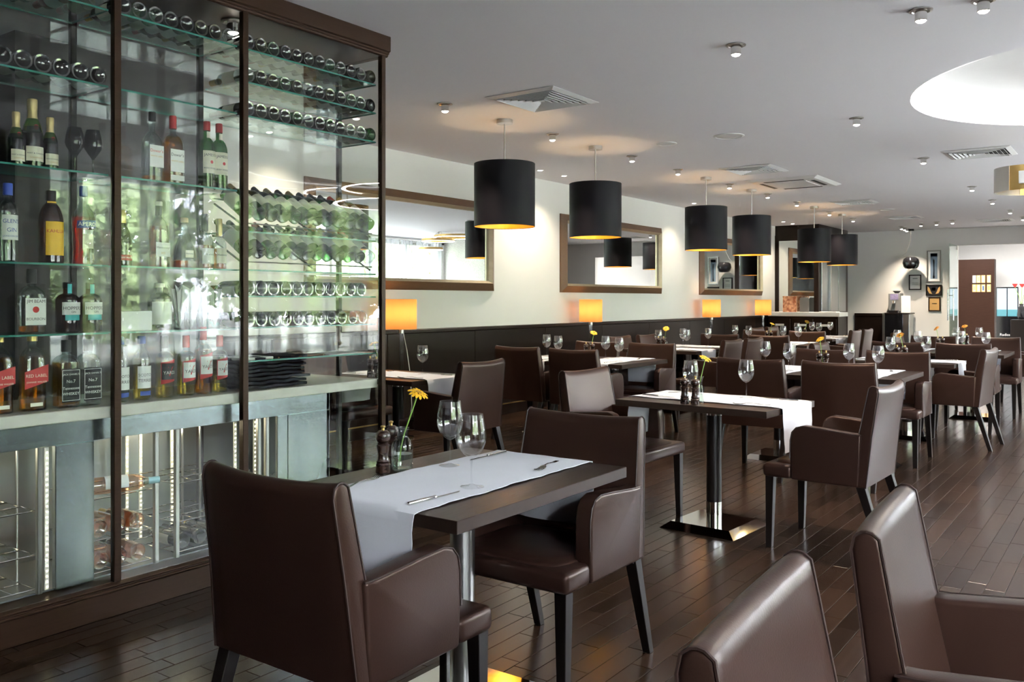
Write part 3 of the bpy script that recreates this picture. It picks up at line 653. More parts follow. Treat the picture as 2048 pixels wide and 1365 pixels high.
# ================================================================ BOTTLES
def cyl_map(r): return lambda x, z: (r*sin(x/r), -r*cos(x/r), z)
def flat_map(d): return lambda x, z: (x, -d, z)
def lettering(parent, items, fmap, m):
    mb = MB()
    for s, h, w, cx, cz in items:
        vs, fs, tw, th = text(s); k = min(h/th, w/tw)
        mb.add([fmap(cx+x*k, cz+y*k) for x, y in vs], fs)
    link('lettering', mb.mesh('lettering', m), parent)
def patch(fmap, x0, x1, z0, z1, sl=0, n=10):
    return MB().grid(lambda u, v: fmap(x0+(x1-x0)*u, z0+(z1-z0)*v+sl*(u-.5)), n, 4)
def add_label(t, kind, r, w, z0, z1, m, texts=(), sl=0, cx=0, name='label'):
    f0 = cyl_map(r+.0006) if kind == 'c' else flat_map(r+.0006); f1 = cyl_map(r+.0011) if kind == 'c' else flat_map(r+.0011)
    l = link(name, patch(f0, cx-w/2, cx+w/2, z0, z1, sl).mesh(name, M[m], True), t)
    by = {}
    for s, h, x, z, ink in texts: by.setdefault(ink, []).append((s, h, w*.9, cx+x, z))
    for ink, it in by.items(): lettering(l, it, f1, M[ink])
    return l
def rings(w, h, p, sh, nk, neck, top, d=None):
    d = d or w; a, b = w/2, d/2
    r = [(0,0,2,.004),(a*.86,b*.86,p,.001),(a*.98,b*.98,p,.004),(a,b,p,.010),(a,b,p,sh)]
    for i in range(1, 6):
        q = i/6; e = cos(q*pi/2)**1.0; pp = p+(2-p)*q
        r.append((neck+(a-neck)*e, neck+(b-neck)*e, pp, sh+(nk-sh)*(q if False else sin(q*pi/2)*.55+q*.45)))
    return r+[(neck,neck,2,nk),(neck*.95,neck*.95,2,top),(0,0,2,top)]
def bottle(label, x, rg, gl, z, cap, liquid=None, y=3.70, rz=0, group=None, cat='bottle'):
    t = thing('spirit_bottle', label, cat, (x,y,z), rz, group)
    link('glass', MB().loft(rg, 28).mesh('glass', M[gl], True, angle=60), t)
    if liquid:
        lm, lv = liquid; ins = [(max(0,a-.003),max(0,b-.003),p,zz+(.004 if i < 3 else 0)) for i,(a,b,p,zz) in enumerate(rg) if zz < lv]
        a, b, p, zz = ins[-1]; ins += [(a,b,p,lv),(0,0,2,lv)]
        link('liquid', MB().loft(ins, 24).mesh('liquid', M[lm], True, angle=60), t)
    cr, c0, c1, cm = cap
    link('cap', MB().lathe([(0,c0),(cr,c0),(cr,c1-.004),(cr*.9,c1),(0,c1)], 20).mesh('cap', M[cm], True, angle=40), t)
    return t
S1, S2, S3, S4, S5 = 2.258, 1.88, 1.493, 1.206, .89
def seal(t, kind, r, cx, cz, rad, m):
    f = cyl_map(r+.0014) if kind == 'c' else flat_map(r+.0014)
    link('seal', MB().add([f(cx+rad*cos(a*pi/8), cz+rad*sin(a*pi/8)) for a in range(16)], [tuple(range(16))]).mesh('seal', M[m]), t)
# champagne
for x, h, w, lb in ((1.722,.222,.062,'small champagne bottle at the pillar end of the three'),(1.786,.285,.080,'tall gold-necked champagne bottle between two small ones'),(1.858,.222,.062,'small champagne bottle beside the black wine glasses')):
    t = bottle(lb, x, rings(w, h, 2, h*.42, h*.74, w*.20, h*.97), 'g_green', S2, (w*.24, h*.86, h, 'foil'), ('l_cola', h*.5))
    f = link('neck_foil', MB().lathe([(w*.36,h*.60),(w*.29,h*.68),(w*.225,h*.76),(w*.225,h*.87)], 20).mesh('neck_foil', M['foil'], True), t)
    link('neck_band', MB().lathe([(w*.445,h*.53),(w*.365,h*.60)], 20).mesh('neck_band', M['labelk'], True), t)
    seal(t, 'c', w*.40, 0, h*.59, w*.13, 'inkr')
    add_label(t, 'c', w/2, w*1.05, h*.10, h*.31, 'cream', [("MOET & CHANDON", h*.04, 0, h*.21, 'inkk'),("CHAMPAGNE", h*.022, 0, h*.15, 'inkg')])
# black wine glasses
def black_glass(x, label):
    t = thing('black_wine_glass', label, 'wine glass', (x,3.70,S2))
    link('bowl', MB().lathe([(.004,.07),(.018,.09),(.034,.115),(.039,.132),(.034,.168),(.027,.197),(.025,.197),(.031,.168),(.036,.132),(.016,.095),(0,.085)], 24).mesh('bowl', M['blackgloss'], True, angle=70), t)
    link('stem', MB().lathe([(.004,.07),(.003,.05),(.003,.012)], 10).mesh('stem', M['blackgloss'], True), t)
    link('foot', MB().lathe([(0,.001),(.032,.001),(.032,.003),(.003,.012)], 24).mesh('foot', M['blackgloss'], True), t)
black_glass(1.962, 'black wine glass beside the champagne bottles'); black_glass(2.0425, 'black wine glass next to the cabinet mullion')
# second shelf, middle bay
t = bottle('clear square-shouldered whisky bottle, emptied, on the second shelf', 2.322, rings(.092,.326,2.6,.17,.235,.015,.318,.075), 'g_clear', S2, (.0165,.285,.326,'capk'), ('l_amber',.03))
add_label(t, 'f', .0375, .07, .07, .17, 'labelw', [("Dewar's",.016,0,.145,'inkr'),("WHITE LABEL",.008,0,.12,'inkg')])
t = bottle('amber whisky bottle with red cap on the second shelf', 2.428, rings(.092,.326,2.6,.19,.24,.015,.318,.075), 'g_clear', S2, (.0165,.265,.326,'capr'), ('l_amber',.225))
add_label(t, 'f', .0375, .072, .06, .165, 'labelw', [("Dewar's",.02,0,.14,'inkk'),("WHITE LABEL",.009,0,.11,'inkg')]); add_label(t, 'f', .0375, .072, .02, .045, 'labelw')
for x, lb in ((2.612,'green whiskey bottle with cream label, decanter side'),(2.682,'green whiskey bottle with cream label by the mullion')):
    t = bottle(lb, x, rings(.080,.33,2,.19,.25,.0155,.322), 'g_green', S2, (.017,.285,.33,'capr'), ('l_gold',.17))
    add_label(t, 'c', .04, .085, .075, .185, 'cream', [("JAMESON",.02,0,.162,'inkk'),("IRISH WHISKEY",.008,0,.10,'inkk')]); add_label(t, 'c', .0155, .02, .235, .28, 'cream', name='neck_label')
    seal(t, 'c', .04, 0, .13, .008, 'inkr')
# third shelf
t = bottle('clear gin bottle with blue cap beside the coffee liqueur', 1.69, rings(.072,.318,2,.20,.25,.015,.31), 'g_clear', S3, (.018,.27,.318,'capb'))
add_label(t, 'c', .036, .075, .09, .19, 'labelw', [("GLEN'S",.018,0,.165,'inkb'),("GIN",.016,0,.13,'inkb'),("LONDON DRY",.008,0,.105,'inkb')])
t = bottle('brown coffee liqueur bottle with yellow label', 1.862, rings(.095,.305,2,.17,.255,.018,.298), 'g_brown', S3, (.019,.262,.305,'capk'))
add_label(t, 'c', .0475, .085, .035, .175, 'labely', [("KAHLUA",.026,0,.135,'inkr')]); add_label(t, 'c', .019, .05, .248, .260, 'labely', name='neck_label')
t = bottle('red aperitif bottle with blue and white label', 2.0, [(0,0,2,.004),(.044,.044,2,.001),(.046,.046,2,.01),(.042,.042,2,.06),(.043,.043,2,.12),(.0475,.0475,2,.16),(.0475,.0475,2,.205),(.040,.040,2,.225),(.026,.026,2,.245),(.018,.018,2,.265),(.0155,.0155,2,.31),(.0145,.0145,2,.33),(0,0,2,.33)], 'g_clear', S3, (.0165,.295,.338,'labelb'), ('l_red',.205))
add_label(t, 'c', .0475, .10, .158, .19, 'labelb', [("APEROL",.022,0,.174,'inkw')], sl=.006); add_label(t, 'c', .0435, .05, .07, .15, 'cream')
t = bottle('dark cognac bottle with a red label behind the other cognacs', 2.225, rings(.080,.26,2,.10,.19,.014,.25), 'g_dark', S3, (.016,.20,.26,'capgold'), y=3.78)
add_label(t, 'c', .040, .075, .03, .055, 'labelr', [("REMY MARTIN",.012,0,.0425,'inkw')])
t = bottle('tall dark cognac bottle with white stopper', 2.355, rings(.088,.305,2.5,.17,.235,.014,.29,.07), 'g_clear', S3, (.017,.285,.305,'capw'), ('l_cognac',.19))
add_label(t, 'f', .035, .072, .05, .115, 'labelw', [("Hennessy",.016,0,.09,'inkk'),("XO",.010,0,.066,'inkg')]); add_label(t, 'c', .0142, .06, .24, .285, 'capk', name='neck_band')
t = bottle('bell-shaped crystal cognac decanter with cork stopper', 2.488, [(0,0,2,.004),(.06,.045,2.2,.001),(.064,.048,2.2,.012),(.056,.043,2.2,.05),(.042,.034,2.2,.11),(.028,.024,2,.145),(.016,.016,2,.175),(.014,.014,2,.215),(.018,.018,2,.222),(0,0,2,.222)], 'g_clear', S3, (.019,.218,.24,'cork'), ('l_cognac',.035))
add_label(t, 'c', .048, .045, .05, .085, 'cream', [("Hennessy",.01,0,.068,'inkk')]); 
t = bottle('cognac bottle with long black neck beside the decanter', 2.60, rings(.086,.267,2,.115,.175,.014,.26), 'g_clear', S3, (.0165,.185,.267,'capk'), ('l_cognac',.115))
add_label(t, 'c', .043, .075, .025, .10, 'labelw', [("Hennessy",.014,0,.07,'inkgrey')])
t = bottle('cognac bottle with gold neck by the mullion', 2.682, rings(.070,.25,2,.11,.16,.013,.245), 'g_clear', S3, (.0155,.165,.25,'capgold'), ('l_cognac',.10))
add_label(t, 'c', .035, .066, .03, .105, 'cream', [("Hennessy",.014,0,.07,'inkk')])
# fourth shelf
t = bottle('square bourbon bottle with white label and red seal', 1.783, rings(.098,.264,4,.155,.195,.016,.255,.07), 'g_clear', S4, (.0185,.205,.264,'capk'), ('l_amber',.03))
add_label(t, 'f', .035, .082, .035, .145, 'labelw', [("JIM BEAM",.018,0,.13,'inkk'),("BOURBON",.017,0,.06,'inkk')]); seal(t, 'f', .035, 0, .098, .013, 'inkr')
for x, lb in ((1.932,'ribbed brown gin bottle beside the square bourbon'),(2.03,'ribbed brown gin bottle by the cabinet mullion')):
    t = bottle(lb, x, rings(.095,.212,2,.135,.165,.018,.20), 'g_brown', S4, (.019,.185,.212,'capk'))
    add_label(t, 'c', .0475, .09, .075, .128, 'labelw', [("HOPPERS",.017,0,.103,'inkk'),("GIN",.008,0,.087,'inkk')]); add_label(t, 'c', .0479, .065, .052, .075, 'teal'); add_label(t, 'c', .019, .02, .165, .205, 'teal', name='seal_strip')
t = bottle('squat dark bottle with plain white label and cork', 2.36, rings(.105,.215,2,.14,.172,.019,.20), 'g_blackish', S4, (.023,.195,.215,'capw'))
add_label(t, 'c', .0525, .13, .025, .13, 'labelw')
tag(link('white_card_box', MB().box(2.10,2.27,3.615,3.64,S4,S4+.088).mesh('white_card_box', M['paper'], bevel=.004), None), 'plain white card box beside the squat dark bottle', 'box')
for i, (x, lb) in enumerate(((2.452,'tumbler of white paper napkins nearest the dark bottle'),(2.515,'second tumbler of white paper napkins'),(2.578,'third tumbler of white paper napkins'),(2.642,'tumbler of fanned paper napkins by the mullion'))):
    t = thing('napkin_tumbler', lb, 'tumbler', (x,3.68,S4), i, 'tumblers of paper napkins')
    link('tumbler', MB().lathe([(0,.004),(.024,.0),(.026,.004),(.028,.085),(.0265,.085),(.0245,.008),(0,.010)], 20).mesh('tumbler', M['crystal'], True, angle=50), t)
    for k in range(5):
        a = k*1.26+i; sp = .026+.006*((k*7+i) % 3)
        link('napkin', MB().add([(0,0,.012),(.017*cos(a),.017*sin(a),.05),(sp*cos(a-.55)*1.1,sp*sin(a-.55)*1.1,.19+.02*(k % 2)),(sp*1.5*cos(a),sp*1.5*sin(a),.17+.02*(k % 3)),(sp*cos(a+.55)*1.1,sp*sin(a+.55)*1.1,.19),(0,0,.185)], [(0,1,2,5),(1,3,2),(1,4,3),(0,5,4,1)]).mesh('napkin', M['paper'], solid=.0008), t)
t = thing('teal_jar', 'small teal glass jar beside the napkin tumblers', 'jar', (2.69,3.76,S4)); link('glass', MB().lathe([(0,.004),(.03,0),(.032,.006),(.032,.06),(.028,.066),(0,.066)], 20).mesh('glass', glass('teal glass', (.35,.68,.70), 1.5, .05), True, angle=50), t); link('lid', MB().cyl((0,0,0), .03, .066, .075).mesh('lid', M['teal'], True, angle=40), t)
# counter row
for x, lb in ((1.655,'red-label whisky bottle half hidden at the cabinet end'),(1.785,'red-label whisky bottle with gold cap on the counter')):
    t = bottle(lb, x, rings(.095,.312,4,.20,.262,.016,.30,.075), 'g_clear', S5, (.019,.285,.312,'capgold'), ('l_amber',.225))
    add_label(t, 'f', .0375, .094, .105, .175, 'labelr', [("RED LABEL",.016,0,.145,'cream'),("JOHNNIE WALKER",.009,0,.118,'cream')], sl=.028); add_label(t, 'f', .0375, .05, .02, .035, 'cream')
for x, lb in ((1.925,'square black-label whiskey bottle, amber and full, on the counter'),(2.02,'square black-label whiskey bottle, emptied, by the mullion')):
    full = x < 2
    t = bottle(lb, x, rings(.098 if full else .09,.284,5,.185,.225,.0165,.275,.08), 'g_clear', S5, (.019,.235,.284,'capk'), ('l_amber',.19) if full else None)
    add_label(t, 'f', .04, .078, .025, .165, 'labelk', [("JACK DANIEL'S",.02,0,.140,'inkw'),("No.7",.013,0,.112,'inkw'),("Tennessee",.013,0,.083,'inkw'),("WHISKEY",.014,0,.060,'inkw')])
    link('label_border', MB().box(-.037,.037,-.0415,-.041,.158,.1595).box(-.037,.037,-.0415,-.041,.031,.0325).box(-.037,-.0355,-.0415,-.041,.0325,.158).box(.0355,.037,-.0415,-.041,.0325,.158).mesh('label_border', M['inkw']), t)
for x, lb, lq in ((2.165,'empty clear whisky bottle with blue cap by the mullion','n'),(2.27,'whisky bottle with blue cap and white shield label','l_gold')):
    t = bottle(lb, x, rings(.078,.29,2,.165,.235,.0155,.28), 'g_clear', S5, (.018,.255,.29,'labelb'), None if lq == 'n' else (lq,.19))
    add_label(t, 'c', .039, .078, .055, .155, 'labelw', [("SCOTCH",.018,0,.115,'inkk'),("TERRIER",.016,0,.09,'inkk')]); add_label(t, 'c', .039, .055, .022, .042, 'labelb', name='foot_band')
for x, h, dark, cp, lb in ((2.385,.287,1,'capk','whisky bottle with black label and black cap on the counter'),(2.498,.285,0,'cappink','whisky bottle with white label beside the tall red-capped one'),(2.592,.325,0,'cappink','tall red-capped whisky bottle with white label'),(2.685,.28,0,'cappink','slim red-capped whisky bottle by the mullion')):
    w = .084 if x < 2.65 else .074
    t = bottle(lb, x, rings(w,h,2,h*.62,h*.75,.014,h*.96), 'g_clear', S5, (.0165,h*.80,h,cp), ('l_amber' if h > .3 else 'l_gold',h*.66))
    ra = w/2; add_label(t, 'c', ra, w*.95, h*.25, h*.60, 'labelr', sl=h*.05); l = add_label(t, 'c', ra+.0008, w*.88, h*.30, h*.56, 'labelk' if dark else 'labelw', [("7",.045,.006,h*.43,'inkr'),("YARDS",.015,.002,h*.41,'inkw' if dark else 'inkk')])
# folded cloths, menus
for k in range(8):
    rnd = random.Random(k)
    me = MB().grid(lambda u, v: (-.20+.40*u+.012*sin(v*9+k), -.12+.24*v+.008*sin(u*14+k*2), .004+.0025*sin(u*17+k*.6)+.002*sin(v*23+k*.6)), 24, 12).mesh('folded_cloth', M['navy'], True, solid=-.013, angle=80)
    tag(link('folded_cloth', me, None, (2.97+rnd.uniform(-.015,.015), 3.74, .894+k*.0205), (0,0,rnd.uniform(-.06,.06))), 'folded navy cloth in the stack on the counter slab', 'cloth', 'stack of folded navy cloths')
tag(link('menu_board', MB().box(2.98,3.30,3.62,3.84,1.0435,1.052).mesh('menu_board', M['framewood'], bevel=.003)), 'brown wooden menu board on the low glass shelf', 'menu board')
tag(link('paper_pad', MB().box(2.76,2.95,3.62,3.80,1.0435,1.056).mesh('paper_pad', M['paper'], bevel=.002)), 'pad of white paper beside the menu board', 'paper')
tag(link('paper_sheet', MB().box(3.33,3.60,3.62,3.82,1.0435,1.046).mesh('paper_sheet', M['paper'])), 'loose white paper sheet beside the menu board', 'paper')
# ---- lying wine bottles
WB = [(0,.022),(.018,.016),(.032,.002),(.0362,.001),(.0375,.006),(.0375,.185),(.035,.205),(.024,.228),(.0165,.245),(.0148,.262),(.0145,.292),(0,.292)]
wg = {k: MB().lathe(WB, 22).mesh('glass', M['g_'+k], True, angle=45) for k in ('green','dark','olive','clear','pale','rose','blackish')}
wheel = {k: MB().lathe([(.0290,.0005),(.0365,-.0006),(.0384,.005),(.0384,.010),(.0376,.012)], 24).mesh('heel', M['h_'+k], True, angle=60) for k in wg}
wcap = {k: MB().lathe([(0,.30),(.0155,.30),(.0160,.235),(.0170,.235)], 16).mesh('capsule', M[k], True, angle=40) for k in ('capk','capr','capgold','capblue','capw')}
wlab = {k: MB().grid(lambda u, v: (.0379*sin((u-.5)*3.8), -.0379*cos((u-.5)*3.8), .07+.095*v), 16, 1).mesh('label', M[k], True) for k in ('labelw','cream')}
CN = dict(green='green', dark='dark green', olive='olive', clear='clear glass', pale='pale green', rose='rose-pink', blackish='near-black')
def wine(kind, x, y, z, tilt, where, cap=None, roll=0, rz=0):
    lb = '%s wine bottle lying %s' % (CN[kind], where)
    t = thing('wine_bottle', lb, 'wine bottle', (x,y,z), 0, '%s wine bottles %s' % (CN[kind], where)); t.rotation_euler = (R(-90+tilt), 0, rz)
    g = link('glass', wg[kind], t, (0,0,0), (0,0,roll)); link('heel', wheel[kind], g); link('capsule', wcap[cap or random.choice(('capk','capk','capr','capgold'))], t)
    link('label', wlab[random.choice(('labelw','cream'))], t, (0,0,0), (0,0,(R(-50) if tilt else pi)+roll)); return t
def rowof(s): return [dict(k='dark',g='green',o='olive',c='clear',p='pale',b='blackish',r='rose')[q] for q in s]
def line(seq, x0, x1, z, where, tilt=0, y=3.60):
    n = len(seq)
    for i, kd in enumerate(rowof(seq)): wine(kd, x0+(x1-x0)*i/(n-1), y+random.uniform(0,.008), z+.0378, tilt, where, None, random.uniform(-.6,.6))
line('bogbkkkppkko', 2.786, 3.632, 2.585, 'on the top shelf of the right bay')
line('coogockokggk', 2.786, 3.632, 2.422, 'on the second shelf of the right bay')
line('kookgckgkccg', 2.786, 3.632, 2.255, 'on the third shelf of the right bay')
line('bppkkooc', 2.125, 2.67, 2.585, 'on the top shelf of the middle bay')
line('kkkkkkk', 1.55, 2.01, 2.258, 'on the second shelf of the left bay')
line('krprc', 1.6, 2.0, 2.585, 'on the top shelf of the left bay')
line('ggokggkggkog', 2.786, 3.632, 1.735, 'tilted on the upper slanted rack', 33, 3.61)
line('bbggckggkgkc', 2.786, 3.632, 1.545, 'tilted on the lower slanted rack', 33, 3.61)
line('bbkgbgkkgkg', 2.786, 3.556, 1.365, 'on the narrow shelf under the slanted racks')
line('ggogggcgorr', 2.786, 3.566, 1.209, 'on the shelf above the paper pad')
for z in (1.735, 1.545):
    for x in (2.77, 3.2, 3.63):
        link('rack_support', MB().tube([(x,3.61,z-.03),(x,3.86,z+.10)], .005, 6).mesh('rack_support', M['leg'], True), cab)
    link('rack_rail', MB().tube([(2.76,3.86,z+.125),(3.64,3.86,z+.125)], .005, 6).mesh('rack_rail', M['leg'], True), cab)
    link('rack_rail', MB().tube([(2.76,3.605,z-.012),(3.64,3.605,z-.012)], .004, 6).mesh('rack_rail', M['brushed'], True), cab)
for x, z, kd in ((2.06,.309,'rose'),(2.145,.309,'rose'),(2.235,.309,'rose'),(2.065,.169,'rose'),(2.15,.169,'rose'),(2.24,.169,'rose'),(2.47,.169,'blackish'),(2.56,.169,'blackish'),(2.66,.169,'dark'),(2.75,.169,'blackish')):
    wine(kd, x, yf+.05, z+.042, 0, 'in the wine fridge racks', None, random.uniform(-.5,.5))
t = thing('wine_bottle', 'rose wine bottle with pale blue cap lying crosswise in the fridge', 'wine bottle', (2.03,yf+.10,.53)); t.rotation_euler = (0, R(90), R(-20))
link('glass', wg['rose'], t); link('capsule', wcap['capblue'], t); link('label', wlab['labelw'], t, (0,0,0), (0,0,R(-90)))
# ================================================================ MIRRORS
def wall_mirror(xa, xb, za, zb, label):
    t = thing('wall_mirror', label, 'mirror', (0,YW,0))
    w, li, d = .085, .03, .07
    def bar(ps, nm, m): link(nm, MB().add(*ps).mesh(nm, M[m]), t)
    def ring(o0, y0, o1, y1, nm, m):
        A = [(xa+o0,za+o0),(xb-o0,za+o0),(xb-o0,zb-o0),(xa+o0,zb-o0)]; B = [(xa+o1,za+o1),(xb-o1,za+o1),(xb-o1,zb-o1),(xa+o1,zb-o1)]
        for i in range(4):
            j = (i+1) % 4
            vs = [(A[i][0],0,A[i][1]),(A[j][0],0,A[j][1]),(A[j][0],-y0,A[j][1]),(A[i][0],-y0,A[i][1]),(B[i][0],0,B[i][1]),(B[j][0],0,B[j][1]),(B[j][0],-y1,B[j][1]),(B[i][0],-y1,B[i][1])]
            bar((vs, [(0,1,2,3),(4,7,6,5),(3,2,6,7),(0,4,5,1),(0,3,7,4),(1,5,6,2)]), nm, m)
    ring(0, .02, w, d, 'frame_bar', 'framewood'); ring(w, d, w+li, .03, 'frame_liner', 'liner')
    o = w+li
    link('mirror_glass', MB().box(xa+o, xb-o, -.012, -.006, za+o, zb-o).mesh('mirror_glass', M['mirror']), t)
wall_mirror(5.35, 8.18, 1.45, 2.46, 'wide wood-framed mirror nearest the bottle cabinet')
wall_mirror(9.62, 12.54, 1.445, 2.465, 'wide wood-framed mirror, middle one of three on the cream wall')
wall_mirror(14.0, 16.98, 1.435, 2.46, 'wide wood-framed mirror nearest the corner counter')
# ================================================================ FLOOR LAMPS
def floor_lamp(x, label, cord):
    t = thing('floor_lamp', label, 'lamp', (x,5.88,0))
    link('base', MB().lathe([(0,0),(.13,0),(.13,.012),(.02,.02),(0,.02)], 28).mesh('base', M['chrome'], True, angle=40), t)
    link('pole', MB().cyl((0,0,0), .021, .02, 1.02, 20).mesh('pole', M['acrylic'], True, angle=40), t)
    link('collar', MB().cyl((0,0,0), .027, 1.02, 1.062, 20).mesh('collar', M['nickel'], True, angle=40), t)
    s = link('lamp_shade', MB().lathe([(.150,1.062),(.150,1.352)], 40).mesh('lamp_shade', M['lampshade'], True), t)
    link('shade_rim', MB().tube([(.150*cos(k*pi/16),.150*sin(k*pi/16),1.352) for k in range(33)], .002, 5).tube([(.150*cos(k*pi/16),.150*sin(k*pi/16),1.062) for k in range(33)], .002, 5).mesh('shade_rim', M['capgold']), s)
    link('bulb', MB().lathe([(0,1.13),(.02,1.14),(.03,1.18),(.02,1.21),(0,1.22)], 14).mesh('bulb', M['bulb'], True), t)
    lamp('lamp_light', 'POINT', (0,0,1.22), 2.6, (1,.60,.27), t, .03)
    if cord: link('cord', MB().tube([(.026,0,1.04),(.06,-.02,.85),(.10,-.03,.6),(.13,-.02,.3),(.2,.1,.02)], .0035, 6).mesh('cord', M['white'], True), t)
floor_lamp(6.34, 'floor lamp with amber drum shade and white cord under the first mirror', True)
floor_lamp(9.95, 'floor lamp with amber drum shade under the middle mirror', False)
floor_lamp(13.9, 'floor lamp with amber drum shade just before the third mirror', False)
floor_lamp(16.35, 'floor lamp with amber drum shade beside the corner counter', False)
# ================================================================ PENDANTS
def make_pendant():
    t = thing('drum_pendant', 'x', 'pendant light')
    link('canopy', MB().cyl((0,0,0), .068, -.035, 0, 28).mesh('canopy', M['nickel'], True, angle=40), t)
    link('rod', MB().cyl((0,0,0), .0065, -.40, -.035, 10).mesh('rod', M['nickel'], True, angle=40), t)
    s = link('shade', MB().lathe([(.2565,-.898),(.2565,-.372)], 56).mesh('shade', M['shade'], True), t)
    link('lining', MB().lathe([(.2535,-.898),(.2535,-.374)], 56).mesh('lining', M['gold'], True), s)
    link('rim', MB().tube([(.255*cos(k*pi/28),.255*sin(k*pi/28),-.898) for k in range(57)], .0022, 5).tube([(.255*cos(k*pi/28),.255*sin(k*pi/28),-.372) for k in range(57)], .0022, 5).mesh('rim', M['shade']), s)
    link('spider', MB().tube([(-.253,0,-.40),(.253,0,-.40)], .003, 6).tube([(0,-.253,-.40),(0,.253,-.40)], .003, 6).mesh('spider', M['nickel']), t)
    link('bulb', MB().lathe([(0,-.60),(.022,-.59),(.030,-.55),(.018,-.51),(.014,-.40),(0,-.40)], 16).mesh('bulb', M['bulb'], True), t)
    lamp('pendant_light', 'POINT', (0,0,-.66), 3.2, (1,.70,.38), t, .04)
    return t
pd = make_pendant()
for i, (x, y, w) in enumerate(((5.985,4.375,'over the gap past the bottle cabinet, first of six'),(7.535,4.40,'second of six from the bottle cabinet'),(10.23,4.40,'third of six from the bottle cabinet'),(11.70,4.37,'fourth of six from the bottle cabinet'),(14.41,4.34,'fifth of six from the bottle cabinet'),(15.99,4.33,'sixth of six, nearest the corner counter'))):
    l = 'black drum pendant with gold lining, '+w
    o = pd if i == 0 else dup(pd, l, (x,y,H), 0, 'black drum pendants')
    o.location = (x,y,H); o['label'] = l; o['group'] = 'black drum pendants'
# ================================================================ CEILING SPOTS
def make_spot():
    t = thing('ceiling_spotlight', 'x', 'spotlight')
    link('ring', MB().lathe([(0,-.001),(.058,-.001),(.058,-.006),(.045,-.010),(.040,-.004),(0,-.004)], 28).mesh('ring', M['nickel'], True, angle=50), t)
    link('barrel', MB().lathe([(.030,0),(.030,-.055),(.027,-.058),(.024,-.052),(0,-.052)], 24).mesh('barrel', M['chrome'], True, angle=40), t)
    link('lens', MB().lathe([(0,-.068),(.012,-.067),(.021,-.063),(.0255,-.056)], 20).mesh('lens', M['lens'], True), t)
    lamp('spot_light', 'SPOT', (0,0,-.08), 64, (1,.84,.66), t, .02, spot_size=R(95), spot_blend=.6)
    return t
sp = make_spot()
spots = [(5.229,4.392,'pendant row'),(6.743,4.388,'pendant row'),(8.257,4.377,'pendant row'),(9.419,4.396,'pendant row'),(10.983,4.398,'pendant row'),(12.305,4.36,'pendant row'),(13.601,4.36,'pendant row'),(15.438,4.39,'pendant row'),(16.937,4.39,'pendant row'),
  (5.03,1.974,'aisle row'),(7.627,1.949,'aisle row'),(10.184,1.917,'aisle row'),(13.107,1.871,'aisle row'),(15.048,1.871,'aisle row'),(16.882,1.839,'aisle row'),(18.435,1.802,'aisle row'),
  (4.988,.951,'recess edge'),(5.006,.663,'recess edge'),(18.758,3.575,'back-wall row'),(18.634,3.275,'back-wall row'),(18.462,2.967,'back-wall row'),(19.348,4.057,'coffee corner'),(19.65,4.062,'coffee corner'),(20.0,4.09,'coffee corner'),(2.779,3.72,'bottle cabinet')]
desc = {'pendant row':'steel spotlight from the cabinet in the row between the drum pendants','aisle row':'steel spotlight from the cabinet in the row above the aisle','recess edge':'steel spotlight from the aisle before the round ceiling recess','back-wall row':'steel spotlight from the coffee corner in the row before the back wall','coffee corner':'steel spotlight toward the wall in the cluster above the coffee corner','bottle cabinet':'steel ceiling spotlight inside the bottle cabinet','front tables':'steel ceiling spotlight above the steel-legged table'}
cnt = {}
for i, (x, y, g) in enumerate(spots):
    o = sp if i == 0 else copy_tree(sp)
    z = 2.744 if g == 'bottle cabinet' else H
    cnt[g] = cnt.get(g, 0)+1; o.location = (x,y,z); o['label'] = desc[g] if g in ('bottle cabinet','front tables') else '%s %s' % (ORD[cnt[g]-1], desc[g]); o['group'] = 'spotlights: '+g
def make_down():
    t = thing('recessed_downlight', 'x', 'downlight', (0,0,0), 0, 'recessed wall washers')
    link('trim_ring', MB().lathe([(.028,-.003),(.045,-.004),(.046,0)], 24).mesh('trim_ring', M['white'], True), t); link('lens', MB().lathe([(0,-.002),(.029,-.002)], 20).mesh('lens', M['lens']), t)
    lamp('wash_light', 'SPOT', (0,0,-.02), 30, (1,.84,.64), t, .02, spot_size=R(110), spot_blend=.8)
    return t
dn = make_down()
for i, (x, y) in enumerate(((8.552,5.738),(9.1,5.754),(12.867,5.733),(16.908,5.68),(17.455,5.68),(5.0,5.74))):
    o = dn if i == 0 else copy_tree(dn); o.location = (x,y,H); o['label'] = 'small recessed downlight close to the mirror wall, %s' % ('before the first mirror','first between the first two mirrors','second between the first two mirrors','between the last two mirrors','first before the corner unit','second before the corner unit')[(i+1) % 6]
# ================================================================ VENTS
def vent(x0, x1, y0, y1, label):
    cx, cy, hx, hy = (x0+x1)/2, (y0+y1)/2, (x1-x0)/2, (y1-y0)/2
    t = thing('air_vent', label, 'air vent', (cx,cy,H))
    def sq(a, z): return [(-hx*a,-hy*a,z),(hx*a,-hy*a,z),(hx*a,hy*a,z),(-hx*a,hy*a,z)]
    def ring(A, B, nm, m):
        mb = MB(); mb.add(A+B, [(i,(i+1) % 4,4+(i+1) % 4,4+i) for i in range(4)]); link(nm, mb.mesh(nm, M[m], solid=.002), t)
    link('shade_backing', MB().add(sq(.86,-.0015), [(0,1,2,3)]).mesh('shade_backing', M['black']), t)  # black sheet paints the shade seen between the slats
    ring(sq(1.0,-.004), sq(.85,-.016), 'frame', 'vent')
    for k in range(6):
        a = .80-.125*k; ring(sq(a,-.022), sq(a-.04,-.006), 'slat', 'vent')
    link('centre_plate', MB().add(sq(.06,-.014), [(0,1,2,3)]).mesh('centre_plate', M['vent'], solid=.002), t)
